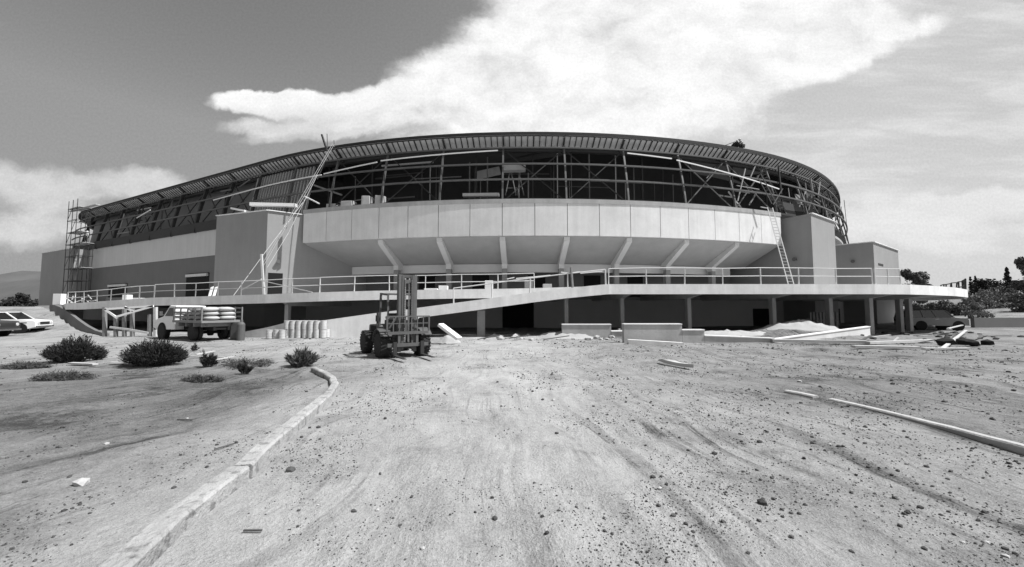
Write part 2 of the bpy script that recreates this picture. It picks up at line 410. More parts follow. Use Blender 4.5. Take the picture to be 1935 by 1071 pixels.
# ================================================================ ARENA
C0 = Vector((2, 103)); RR = 67.0; A1 = -.471; S1 = A1*RR; LEN = 50.0; R2 = 30.0
def nrm(a): return Vector((math.sin(a), -math.cos(a)))
_n1 = nrm(A1); _t1 = Vector((-math.cos(A1), -math.sin(A1))); _end = C0+_n1*RR+_t1*LEN; C2 = _end-_n1*R2
def S(s, off=0.0):
    if s > 26: off -= 1.3*sm(26, 60, s)
    if s >= S1: n = nrm(s/RR); p = C0+n*(RR+off)
    elif s >= S1-LEN: n = _n1; p = C0+n*(RR+off)+_t1*(S1-s)
    else: n = nrm(A1-(S1-LEN-s)/R2); p = C2+n*(R2+off)
    return p
def S3(s, off, z): p = S(s, off); return Vector((p.x, p.y, z))
def SN(s): return (S(s, 1)-S(s, 0)).normalized()
def frange(a, b, st):
    n = max(1, int(round(abs(b-a)/st))); return [a+(b-a)*i/n for i in range(n+1)]
def ring(mb, ss, sec):      # sec: list of (off, z) closed section swept along ss
    mb.loft([[S3(s, o, z) for o, z in sec] for s in ss]); return mb
BAY = 6.0; S0 = -2.9
def sk(k): return S0+BAY*k
SMAX, SMIN = RR*math.pi*.93, S1-LEN-R2*2.2
TOPZ = 11.35
arena = thing('arena_building', 'large oval arena with pale concrete walls, open steel frame and a dark flat roof', 'building', (2, 103, 0))
def AP(mb, name, m, parent=None, **k): return mb.build(name, m, parent or arena, world=True, **k)

# precast panels (each its own part)
for i in range(17):
    k0 = -3.5+i*.5; a, b = sk(k0)+.03, sk(k0+.5)-.03
    mb = MB(); ring(mb, frange(a, b, 1.0), [(0, 8.45), (0, 11.45), (-.35, 11.45), (-.35, 8.45)]); o = AP(mb, 'facade_panel', 'panel')
mb = MB(); ring(mb, frange(sk(-3.5), sk(5), 1.4), [(-.06, 8.47), (-.06, 11.4), (-.30, 11.4), (-.30, 8.47)]); AP(mb, 'panel_joint', 'stucco_dark')
mb = MB(); ring(mb, frange(sk(-3.5)-.02, sk(5)+.02, 1.4), [(.05, 11.45), (.05, 11.85), (-.9, 11.9), (-.9, 11.45)]); AP(mb, 'coping', 'cwall')
# cantilever soffit, inner beam, ribs, columns
mb = MB(); ring(mb, frange(sk(-3.5)+.05, sk(5)-.05, 1.4), [(-.3, 8.38), (-4.6, 6.25), (-4.6, 6.6), (-.3, 8.75)]); AP(mb, 'soffit', 'soffit')
mb = MB(); ring(mb, frange(sk(-3.2), sk(4.6), 1.4), [(-4.35, 5.45), (-4.35, 6.3), (-4.9, 6.3), (-4.9, 5.45)]); AP(mb, 'inner_beam', 'rib')
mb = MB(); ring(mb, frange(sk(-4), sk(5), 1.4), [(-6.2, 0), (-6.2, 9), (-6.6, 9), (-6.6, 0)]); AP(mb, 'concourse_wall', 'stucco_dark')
for k in range(-2, 5):
    s = sk(k); n = SN(s); t = Vector((-n.y, n.x)); t3 = Vector((t.x, t.y, 0))*.26
    prof = [(-.32, 8.42), (-.32, 8.0), (-3.35, 6.2), (-3.35, 5.75), (-3.95, 5.75), (-4.4, 6.1), (-4.4, 6.5)]
    mb = MB(); mb.prism([S3(s, o, z)-t3 for o, z in prof], t3*2); AP(mb, 'rib', 'rib')
    mb = MB(); a, b = S3(s, -3.4, 2.6), S3(s, -3.4, 5.74); mb.bar(a+Vector((n.x, n.y, 0))*-.27, b+Vector((n.x, n.y, 0))*-.27, .5, .5, up=(n.x, n.y, 0)); AP(mb, 'column', 'stucco_mid')
# dark doors in the concourse wall
for k in (-1.6, -.5, .6, 1.7, 2.6):
    mb = MB(); ring(mb, [sk(k)-1.0, sk(k)+1.0], [(-6.15, 3.0), (-6.15, 5.3), (-6.19, 5.3), (-6.19, 3.0)]); AP(mb, 'doorway', 'black')

# corner blocks (stair towers)
def tower(plan, z0, z1, name, m):
    mb = MB(); mb.prism([(p[0], p[1], z0) for p in plan], (0, 0, z1-z0)); return AP(mb, name, m)
LA, LB, LC = (-24.0, 38.5), (-17.3, 43.7), (-30.8, 40.9)
lt = tower([LA, LB, (-14.5, 50), (-27, 52), LC], -.3, 11.37, 'stair_tower', 'stucco_mid')
RA, RB, RC = (30.2, 39.6), (26.9, 46.3), (35.8, 43.6)
rt = tower([RC, (33.5, 50), (24, 52), RB, RA], -.3, 11.35, 'stair_tower', 'stucco_mid'); rt['label'] = 'right stair tower with sunlit outer face'
lt['label'] = 'left stair tower with a dark doorway and sloping shadow'
EA, EB = (42.2, 46.0), (52.1, 53.2)
et = tower([EB, (47, 60), (37, 56), (38.4, 50.6), EA], -.3, 9.5, 'stair_tower', 'stucco_mid'); et['label'] = 'low end tower at the far right'
def coping(plan, z, par, t=.12):
    mb = MB()
    for a, b in zip(plan, plan[1:]): mb.bar((a[0], a[1], z+t/2+.005), (b[0], b[1], z+t/2+.005), .3, t)
    AP(mb, 'parapet_cap', 'deck', par)
coping([LC, LA, (-17.8, 43.3)], 11.37, lt, .07); coping([RA, RC], 11.35, rt, .07); coping([(39, 49.8), EA, EB], 9.5, et, .08)
pt = tower([(45.5, 58), (52, 63), (50, 68), (42, 66)], 8, 11.6, 'roof_plant_room', 'stucco')
# left end block, straight wall between
def on_line(px, off, y=None):    # point on the straight-wall line (offset off) seen at pixel column px
    best = None
    for i in range(4000):
        s = S1-LEN*i/3000.0; p = S(s, off); x = CX+F*p.x/p.y
        if best is None or abs(x-px) < best[0]: best = (abs(x-px), s)
    return best[1]
s_b0, s_b1 = on_line(129, 1.6), on_line(129, 1.6)-13.4
w0, w1 = s_b0+.0, on_line(398, -.4)+3
mb = MB(); ring(mb, frange(w0, w1, 3), [(-.5, 8.2), (-.5, 11.35), (-1.0, 11.35), (-1.0, 8.2)]); AP(mb, 'upper_wall', 'wall_white')
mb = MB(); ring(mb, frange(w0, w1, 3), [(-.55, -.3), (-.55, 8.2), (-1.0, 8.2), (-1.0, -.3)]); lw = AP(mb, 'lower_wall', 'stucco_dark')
for s in frange(w0, w1, 1.5)[1:-1]:
    mb = MB(); ring(mb, [s-.02, s+.02], [(-.495, 8.22), (-.495, 11.33), (-.4999, 11.33), (-.4999, 8.22)]); 
_p3 = S(s_b0, 1.6)+_t1*13.2; P = [S(s_b0, 1.6), S(s_b0, -6), _p3-_n1*7.6, _p3]
bt = tower([tuple(p) for p in P], -.3, 11.3, 'stair_tower', 'stucco_mid'); bt['label'] = 'far left end tower beside the scaffold'
coping([tuple(P[3]), tuple(P[0])], 11.3, bt, .06)
# openings in the straight wall: pale lintel over a dark opening
for pa, pb, ztop, fr in ((204, 239, 5.45, 0), (350, 393, 6.15, 0)):
    a, b = on_line(pa, -.5), on_line(pb, -.5)
    mb = MB(); ring(mb, [a, b], [(-.52, 2.2), (-.52, ztop), (-.549, ztop), (-.549, 2.2)]); d = AP(mb, 'loading_doorway', 'black', lw)
    mb = MB(); ring(mb, [a+.2, b-.2], [(-.3, ztop-.42), (-.3, ztop-.1), (-.519, ztop-.1), (-.519, ztop-.42)]); AP(mb, 'lintel', 'rail', lw)
# wall to the right of the right tower and the lower-level wall under the terrace
mb = MB(); ring(mb, frange(34, SMAX, 4), [(-2, -.3), (-2, 11.3), (-2.6, 11.3), (-2.6, -.3)]); AP(mb, 'rear_wall', 'stucco')
mb = MB(); ring(mb, frange(sk(-3.6), sk(5.2), 1.5), [(-.6, -.3), (-.6, 2.6), (-1.0, 2.6), (-1.0, -.3)]); lo = AP(mb, 'basement_wall', 'block')
mb = MB(); ring(mb, frange(sk(5.2), 46, 2), [(.3, -.3), (.3, 2.6), (-.1, 2.6), (-.1, -.3)]); lo2 = AP(mb, 'basement_wall', 'block')
for px0, px1, dep, z1 in ((1422, 1452, None, 1.75), (1552, 1568, None, 1.75), (1587, 1633, None, 2.2), (950, 1008, None, 2.3)):
    def sof(px, off=-.6):
        return min((abs(CX+F*S(s, off).x/S(s, off).y-px), s) for s in frange(-35, 44, .1))[1]
    a, b = sof(px0), sof(px1); of = .33 if a > sk(5.2) else -.57
    mb = MB(); ring(mb, [a, b], [(of, 0), (of, z1), (of-.025, z1), (of-.025, 0)]); AP(mb, 'doorway', 'black', lo if a < sk(5.2) else lo2)
# basement: left wing deep in shade
mb = MB(); ring(mb, frange(S1-LEN+2, sk(-3.6), 3), [(-.2, -.3), (-.2, 2.0), (-.5, 2.0), (-.5, -.3)]); AP(mb, 'basement_wall', 'block')

# tower door + wall lamps
def face_pt(a, b, t, z, out=.02):
    a, b = Vector(a), Vector(b); p = a.lerp(b, t); d = (b-a).normalized(); n = Vector((d.y, -d.x))
    return Vector((p.x+n.x*out, p.y+n.y*out, z))
def face_t(a, b, px):
    lo_, hi_ = 0, 1
    for _ in range(40):
        m_ = (lo_+hi_)/2; p = Vector(a).lerp(Vector(b), m_)
        if CX+F*p.x/p.y < px: lo_ = m_
        else: hi_ = m_
    return lo_
def face_rect(a, b, px0, px1, z0, z1, name, m, par, th=.03):
    t0, t1 = face_t(a, b, px0), face_t(a, b, px1); mb = MB()
    p = [face_pt(a, b, t0, z0, 0), face_pt(a, b, t1, z0, 0), face_pt(a, b, t1, z0, th), face_pt(a, b, t0, z0, th)]
    mb.hexa(p, [Vector((k.x, k.y, z1)) for k in p]); return AP(mb, name, m, par)
face_rect(LA, LB, 503, 535, 2.9, 5.35, 'door_frame', 'stucco_mid', lt, .02); face_rect(LA, LB, 505, 533, 2.9, 5.25, 'doorway', 'black', lt, .035)
def wall_lamp(a, b, px, py, par, zz=None):
    t = face_t(a, b, px); p = Vector(a).lerp(Vector(b), t); z = at_y(px, py, p.y).z
    q0 = face_pt(a, b, t, z, 0); q1 = face_pt(a, b, t, z, .35)
    mb = MB(); mb.tube(q0, q1, .12, 10, .2); AP(mb, 'wall_lamp', 'steel_l', par)
wall_lamp(LA, LB, 523, 494, lt); wall_lamp(RB, RA, 1507, 490, rt); wall_lamp((38.4, 50.6), EA, 1616, 494, et)
face_rect(EA, EB, 1663, 1672, 6.9, 7.15, 'vent', 'steel', et)
# ---- roof
EOFF, EZ = -1.0, 18.65
ss = frange(SMIN, SMAX, 2.0)
mb = MB(); ring(mb, ss, [(EOFF, EZ), (EOFF, EZ-.28), (EOFF-.3, EZ-.28), (EOFF-.3, EZ)]); AP(mb, 'roof_edge', 'roofm')
mb = MB(); outer = [S3(s, EOFF-.28, EZ-.02) for s in ss]; cpt = Vector((-14, 106, EZ+5))
rings = [[o.lerp(Vector((cpt.x, cpt.y, 0)), f) for o in outer] for f in (0, .12, .4, .75, .97)]
for r_, dz in zip(rings, (0, .5, 2.6, 4.6, 5.0)):
    for p in r_: p.z = EZ-.02+dz
mb.loft(rings); AP(mb, 'roof', 'roofm', smooth=True)
# eave: boards between rafters
mb = MB(); ring(mb, ss, [(EOFF-.05, EZ-.34), (EOFF-1.15, EZ-1.16), (EOFF-1.15, EZ-1.0), (EOFF-.05, EZ-.2)]); AP(mb, 'eave_soffit', 'eave')
maj = MB(); mi = MB(); ds = BAY/10.0; i0 = int((S1-LEN-10-S0)/ds)
for i in range(i0, int((RR*1.25-S0)/ds)):
    s = S0+i*ds; big = i % 10 == 0; wv = .22 if big else (.12 if i % 5 == 0 else .075)
    a, b = S3(s, EOFF-.03, EZ-.36-(.1 if big else 0)), S3(s, EOFF-1.2, EZ-1.2-(.1 if big else 0))
    n = SN(s)
    if big: AP(MB().bar(a, b, .15, .2), 'eave_bracket', 'steel')
    else: mi.bar(a, b, wv, .12)
ring(mi, ss, [(EOFF-.02, EZ-.33), (EOFF-.02, EZ-.40), (EOFF-.12, EZ-.40), (EOFF-.12, EZ-.33)]); ring(mi, ss, [(EOFF-1.1, EZ-1.13), (EOFF-1.1, EZ-1.25), (EOFF-1.2, EZ-1.25), (EOFF-1.2, EZ-1.13)])
AP(mi, 'eave_rafters', 'steel')
mb = MB(); ring(mb, ss, [(EOFF-1.1, EZ-1.17), (EOFF-1.1, EZ-1.5), (EOFF-1.5, EZ-1.5), (EOFF-1.5, EZ-1.17)]); AP(mb, 'edge_beam', 'steel')
# steel rings (girts)
def off_at(z): return .0-1.2*((z-11.4)/6.0)**1.3 if z > 11.4 else 0
for z, wd, m in ((17.1, .15, 'steel_l'), (15.35, .18, 'steel_l'), (13.75, .18, 'steel_l')):
    o = off_at(z)+.05
    for s0_, s1_ in ((S1-LEN-6, S1), (S1, RR*.36), (RR*.36, RR*1.2)):
        mb = MB(); ring(mb, frange(s0_, s1_, 2), [(o, z), (o, z+wd*.8), (o-.18, z+wd*.8), (o-.18, z)]); AP(mb, 'girt', m)
# posts
for k in frange(-13, 13, 1):
    s = sk(k)
    if s < S1-LEN-4: continue
    left = k < -4.5
    zz = [11.3, 12.8, 14.4, 16.0, 17.5]; wd = .34 if left else .16
    for a, b in zip(zz, zz[1:]): pass
    mb = MB(); n = SN(s); t = Vector((-n.y, n.x, 0))*wd/2
    mb.loft([[S3(s, off_at(z)-.2, z)-t, S3(s, off_at(z)-.2, z)+t, S3(s, off_at(z)-.2-wd, z)+t, S3(s, off_at(z)-.2-wd, z)-t] for z in zz]); AP(mb, 'steel_post', 'steel' if left else 'steel_l')
# cross braces
for k in (-12, -11, -10, -9, -8, -7, -6, -5, -3, -2, 0, 1, 3, 4, 6, 7):
    a, b = sk(k), sk(k+1)
    for z0, z1 in ((11.9, 17.0),):
        mb = MB(); o = -.55
        mb.bar(S3(a+.2, o, z0), S3(b-.2, o-1, z1), .09); mb.bar(S3(b-.2, o, z0), S3(a+.2, o-1, z1), .09); AP(mb, 'cross_brace', 'steel' if k < 2 else 'steel_l')
# secondary frame deeper in, ledge floor, inner wall
for k in frange(-12.5, 10.5, 1):
    s = sk(k)
    if k > -4: 
        mb = MB(); mb.bar(S3(s, -3.2, 11.9), S3(s, -3.2, 17.8), .14); AP(mb, 'inner_post', 'steel')
mb = MB(); ring(mb, frange(S1-LEN-8, RR*1.25, 2), [(-.88, 11.0), (-9, 11.0), (-9, 11.3), (-.88, 11.3)]); AP(mb, 'upper_floor', 'cwall')
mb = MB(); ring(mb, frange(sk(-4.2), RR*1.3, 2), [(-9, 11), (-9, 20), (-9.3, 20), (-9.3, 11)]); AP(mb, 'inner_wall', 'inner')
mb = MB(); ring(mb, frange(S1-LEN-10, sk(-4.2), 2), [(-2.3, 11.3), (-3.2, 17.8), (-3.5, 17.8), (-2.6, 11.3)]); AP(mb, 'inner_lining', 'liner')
# heavy dark edge beam over the straight wall and over the panels
mb = MB(); ring(mb, frange(S1-LEN-4, on_line(400, 0)+2, 2), [(-.3, 11.36), (-.3, 12.5), (-.9, 12.5), (-.9, 11.36)]); AP(mb, 'base_girder', 'steel')
mb = MB(); ring(mb, frange(sk(-4.4), RR*1.2, 2), [(-.6, 11.9), (-.6, 12.1), (-.95, 12.1), (-.95, 11.31)]); AP(mb, 'base_girder', 'steel')
# closely spaced studs left of the open bays
st = MB()
for s in frange(on_line(455, 0), sk(-3.55), .46):
    st.bar(S3(s, -.42, 11.5), S3(s, -1.45, 16.9), .15, .2)
ring(st, frange(on_line(455, 0), sk(-3.55), 2), [(-.45, 11.45), (-.45, 11.6), (-.6, 11.6), (-.6, 11.45)])
AP(st, 'wall_studs', 'galv_d')
# white boards stand in for strips of daylight in the left frame
mb = MB(); ring(mb, frange(on_line(270, 0), on_line(302, 0), 2), [(-2.1, 12.55), (-2.25, 13.3), (-2.3, 13.3), (-2.15, 12.55)]); AP(mb, 'daylight_strip', 'board')
mb = MB(); ring(mb, frange(on_line(308, 0), on_line(345, 0), 2), [(-2.1, 12.55), (-2.2, 12.95), (-2.25, 12.95), (-2.15, 12.55)]); AP(mb, 'daylight_strip', 'board')
# loose pipes, struts and boards tied into the frame, thick at both ends
rq = random.Random(13)
for lo_s, hi_s, cnt_ in ((on_line(200, 0), on_line(420, 0), 26), (on_line(455, 0), sk(-2.6), 12), (19, 54, 70)):
    for _ in range(cnt_):
        s = rq.uniform(lo_s, hi_s); z = rq.uniform(12.0, 16.6); o = rq.uniform(-1.6, -.1)-max(0, (z-13)*.2); k_ = rq.random()
        L = rq.uniform(1.8, 4.2); a = rq.choice((0, 0, 1.57, .8, -.8, 1.2, rq.uniform(-1.5, 1.5)))
        AP(MB().bar(S3(s, o, z), S3(s+L*math.cos(a), o-.15, min(max(z+L*math.sin(a), 11.95), 17.3)), rq.uniform(.05, .12), rq.uniform(.05, .2)), 'loose_strut', rq.choice(('steel', 'steel_l', 'steel', 'galv_d', 'wood_d')))
for s, o, z, w_, h_ in ((29.5, -.9, 12.1, 2.2, 1.5), (33.0, -1.3, 13.9, 2.6, 1.2), (38, -1.0, 12.0, 3, 1.4), (36, -1.6, 15.4, 2.2, 1.0), (43, -1.4, 13.6, 3, 1.4), (47, -1.2, 15.2, 3, 1.3)):
    mb = MB(); ring(mb, [s, s+w_], [(o, z), (o-.25, z+h_), (o-.3, z+h_), (o-.05, z)]); AP(mb, 'cladding_sheet', rq.choice(('steel', 'liner')))
for _ in range(34):
    a = rq.choice((0, 0, 1.57, 1.57, 1.57)); s = rq.uniform(sk(-3.2), sk(4.5)); z = 11.6 if a else rq.choice((13.2, 14.9, 16.6)); o = rq.uniform(-8, -2.2); L = rq.uniform(4, 6.5)
    AP(MB().bar(S3(s, o, z), S3(s+L*math.cos(a), o, min(max(z+L*math.sin(a), 11.6), 17.6)), rq.uniform(.06, .14), rq.uniform(.06, .16)), 'loose_strut', rq.choice(('steel_l', 'steel_l', 'galv_d')))
# white bars drawn for handrail and sheet edges catching light under the eave
def s_of(px, off, z=None):
    return min((abs(CX+F*S(s, off).x/S(s, off).y-px), s) for s in frange(-80, 60, .1))[1]
for pa, pb, za, zb in ((605, 708, 15.25, 15.85), (714, 940, 15.95, 16.35), (1190, 1275, 16.3, 16.05), (1285, 1480, 15.95, 14.3), (250, 275, 14.6, 15.3), (395, 600, 14.7, 15.2)):
    a, b = s_of(pa, .2), s_of(pb, .2); n = max(2, int(abs(b-a)/2)); mb = MB()
    pts = [S3(a+(b-a)*i/n, .22, za+(zb-za)*i/n) for i in range(n+1)]
    for p_, q_ in zip(pts, pts[1:]): mb.bar(p_, q_, .07, .1)
    AP(mb, 'light_edge_strip', 'board')

# ================================================================ TERRACE
OUT_R = [(6.0, 24.5), (12, 24.45), (18, 24.45), (22.5, 24.6), (25.2, 25.1), (27.6, 26.2), (32, 28.6), (37, 32.2), (41.6, 36.3), (47, 43.5), (51, 52)]
OUT_L = [(-72, 60), (-60, 50.5), (-47, 41.5), (-38.6, 34.4), (-35.9, 33.0), (-27.6, 30.5), (-22.9, 29.2), (-17.3, 27.8), (-13.2, 27.1), (-9.4, 26.8), (-5, 26.6), (1.5, 26.6), (6.0, 26.6)]
HT = [(-80, 2.1), (-47, 2.12), (-35.9, 2.24), (-27.6, 2.61), (-22.9, 2.66), (-17.3, 2.76), (-13.2, 2.88), (-9.4, 2.97), (-5, 3.04), (1, 3.12), (6, 3.28), (80, 3.3)]
def dh(x):
    for (a, ha), (b, hb) in zip(HT, HT[1:]):
        if a <= x <= b: return ha+(hb-ha)*(x-a)/(b-a)
    return HT[0][1] if x < -80 else 3.3
def dense(pl, st=1.2):
    o = []
    for a, b in zip(pl, pl[1:]):
        n = max(1, int(math.dist(a, b)/st)); o += [(a[0]+(b[0]-a[0])*i/n, a[1]+(b[1]-a[1])*i/n) for i in range(n)]
    return o+[pl[-1]]
terr = thing('concrete_terrace', 'pale raised concrete terrace running round the arena front', 'terrace', (6, 30, 0))
def TP(mb, name, m, parent=None, **k): return mb.build(name, m, parent or terr, world=True, **k)
def strip_in(p):   # inner point under the building for an outer edge point
    v = Vector(p)-Vector((-8, 108)); d = v.normalized(); t = 0; q_ = Vector(p)
    a = math.atan2(q_.x-C0.x, -(q_.y-C0.y))
    s = a*RR if a > A1 else S1-(_t1.dot(q_-(C0+_n1*RR)))
    r = S(s, -5); return r
for pl, nm in ((OUT_L, 'slab'), (OUT_R, 'slab')):
    D = dense(pl, 1.5); mb = MB(); rg = []
    for p in D:
        i_ = strip_in(p); h = dh(p[0]); n = (Vector(p)-i_).normalized(); o = Vector(p)-n*.22
        rg.append([(o.x, o.y, h-.02), (o.x, o.y, h-.28), (i_.x, i_.y, h-.28), (i_.x, i_.y, h-.02)])
    mb.loft(rg); TP(mb, nm, 'cwall')
    mb = MB(); rg = []
    for p in D:
        i_ = strip_in(p); h = dh(p[0]); n = (Vector(p)-i_).normalized()*.2; t = .62 if p[0] > -30 else .62-.01*(-30-p[0])
        t = max(t, .42)
        rg.append([(p[0], p[1], h-t), (p[0], p[1], h), (p[0]-n.x, p[1]-n.y, h), (p[0]-n.x, p[1]-n.y, h-t)])
    mb.loft(rg); TP(mb, 'fascia', 'deck')
# ramp rising from left to right in front of the terrace
rp = [(-13.6, .80), (-11.35, 1.08), (-8.36, 1.50), (-5.7, 1.83), (-2.2, 2.29), (1.13, 2.75), (3.4, 3.03), (5.7, 3.26), (6.0, 3.28)]
mb = MB(); mb.loft([[(x, 24.42, max(0.0, h-.62) if x > -6.2 else -.1), (x, 24.42, h), (x, 24.62, h), (x, 24.62, max(0.0, h-.62) if x > -6.2 else -.1)] for x, h in rp]); ramp = TP(mb, 'ramp_parapet', 'deck')
mb = MB(); mb.loft([[(x, 24.62, h-.45), (x, 24.62, h-.2), (x, 26.55, h-.2), (x, 26.55, h-.45)] for x, h in rp]); TP(mb, 'ramp_slab', 'cwall')
# solid ramp side wall at the foot
mb = MB(); mb.loft([[(x, 24.5, -.2), (x, 24.5, h), (x, 24.8, h), (x, 24.8, -.2)] for x, h in ((-13.6, .3), (-13.3, .79), (-11.35, .79+.2), (-8.36, 1.3), (-6.3, 1.6))]); TP(mb, 'ramp_side_wall', 'cwall')
# columns and cantilever beams
colx = [(3.7, 27.2), (7.5, 27.2), (12.05, 27.2), (17.75, 27.1), (22.0, 27.6), (24.6, 27.4), (29.6, 30.4), (31.5, 31.6), (-2.0, 25.9), (-16.0, 28.4), (-7.5, 29)]
for i, (x, y) in enumerate(colx):
    h = dh(x)-.75 if i != 8 else 2.28-.62; mb = MB(); hw = .13 if i != 8 else .25
    mb.box(x-hw, x+hw, y-.2, y+.2, -.3, h); TP(mb, 'column', 'cwall', bevel=.02)
    if i in (0, 1, 2, 3, 4, 5, 6, 9):
        v = Vector((x, y))-C0; v.normalize(); h = dh(x); L = 2.2 if i != 9 else .6
        o = Vector((x, y))+v*L; i2 = Vector((x, y))-v*7; t = Vector((-v.y, v.x))*.15
        mb = MB(); mb.hexa([(i2.x-t.x, i2.y-t.y, h-.85), (x-t.x, y-t.y, h-.85), (x+t.x, y+t.y, h-.85), (i2.x+t.x, i2.y+t.y, h-.85)],
                           [(i2.x-t.x, i2.y-t.y, h-.29), (x-t.x, y-t.y, h-.29), (x+t.x, y+t.y, h-.29), (i2.x+t.x, i2.y+t.y, h-.29)])
        mb.hexa([(x-t.x, y-t.y, h-.85), (o.x-t.x, o.y-t.y, h-.45), (o.x+t.x, o.y+t.y, h-.45), (x+t.x, y+t.y, h-.85)],
                [(x-t.x, y-t.y, h-.29), (o.x-t.x, o.y-t.y, h-.29), (o.x+t.x, o.y+t.y, h-.29), (x+t.x, y+t.y, h-.29)])
        TP(mb, 'cantilever_beam', 'cwall')

# ================================================================ RAILINGS
def poly_at(pl, t):
    L = [math.dist(a[:2], b[:2]) for a, b in zip(pl, pl[1:])]; T = t*sum(L)
    for i, l in enumerate(L):
        if T <= l or i == len(L)-1: f = T/l; return Vector(pl[i]).lerp(Vector(pl[i+1]), min(f, 1))
        T -= l
def railing(label, pl, spacing, h=1.0, m='rail', jit=.03, rails=(1.0, .5), r=.036, seed=1):
    rr = random.Random(seed); L = sum(math.dist(a[:2], b[:2]) for a, b in zip(pl, pl[1:])); n = max(2, int(round(L/spacing)))
    c = poly_at(pl, .5); T = thing('guard_railing', label, 'railing', tuple(c))
    P = []
    for i in range(n+1):
        p = poly_at(pl, i/n); q_ = p+Vector((rr.uniform(-jit, jit), rr.uniform(-jit, jit), h*rr.uniform(.97, 1.04))); P.append((p, q_))
        MB().tube(p-Vector((0, 0, .25)), q_, r, 6).build('post', m, T, world=True)
    for f in rails:
        mb = MB()
        for (a, a2), (b, b2) in zip(P, P[1:]): mb.tube(a.lerp(a2, f), b.lerp(b2, f), r*.85, 6)
        mb.build('rail', m, T, world=True)
    return T
def d3(pl, dx=0, dyy=.12): return [(x+dx, y+dyy, dh(x)) for x, y in pl]
railing('pale pipe railing along the straight right half of the terrace edge', d3(OUT_R[0:4]), 2.35, seed=2)
railing('pale pipe railing on the curve of the terrace in front of the low right tower', d3([(22.7, 24.62), (24.6, 24.95)]), 1.0, seed=3)
railing('dark pipe railing at the far right end of the terrace against the sky', [tuple(Vector(poly_at(d3(OUT_R[6:10]), t))) for t in (.40, .6, .8, .98)], 1.1, m='steel', jit=.15, r=.06, seed=4)
railing('pale pipe railing on the terrace behind the forklift mast', d3(OUT_L[8:12]), 2.6, seed=5)
railing('pale pipe railing on the terrace in front of the left stair tower', d3(OUT_L[5:9]), 2.2, seed=6)
railing('pale timber railing at the sloping left end of the terrace', d3(OUT_L[3:6]), 1.7, h=.95, seed=7)
railing('sloping pipe railing that climbs along the ramp', [(-3.6, 24.52, 2.1), (5.8, 24.52, 3.27)], 2.35, rails=(1.0,), h=.95, seed=8, r=.045)
# ================================================================ VEHICLES
def wheel(par, c, r, wd, axis=(0,1,0), tread=False, rimm='rim', name='wheel', lugs=0):
    W_ = MB(); c = Vector(c); h = wd/2
    W_.lathe(c, axis, [(-h, r*.60), (-h, r*.88), (-h*.75, r*.985), (-h*.3, r), (h*.3, r), (h*.75, r*.985), (h, r*.88), (h, r*.60)], 28)
    if lugs:
        ax = Vector(axis).normalized(); x = Vector((1, 0, 0)); y = Vector((0, 0, 1))
        for i in range(lugs):
            for sgn in (-1, 1):
                t = 2*math.pi*(i+.25*sgn)/lugs; t2 = t+.12
                p0 = c+ax*(sgn*h*.98)+(x*math.cos(t)+y*math.sin(t))*r*.99; p1 = c+ax*(sgn*.02)+(x*math.cos(t2)+y*math.sin(t2))*r*1.015
                W_.bar(p0, p1, r*.09, r*.09, up=(x*math.cos(t)+y*math.sin(t)))
    o = W_.build(name, 'rubber', par, smooth=False)
    Rm = MB(); Rm.lathe(c, axis, [(-h*.92, r*.12), (-h*.92, r*.2), (-h*.7, r*.25), (-h*.65, r*.5), (-h*.94, r*.6), (h*.94, r*.6), (h*.65, r*.5), (h*.7, r*.25), (h*.92, r*.2), (h*.92, r*.12)], 20)
    Rm.build('rim', rimm, o)
    return o

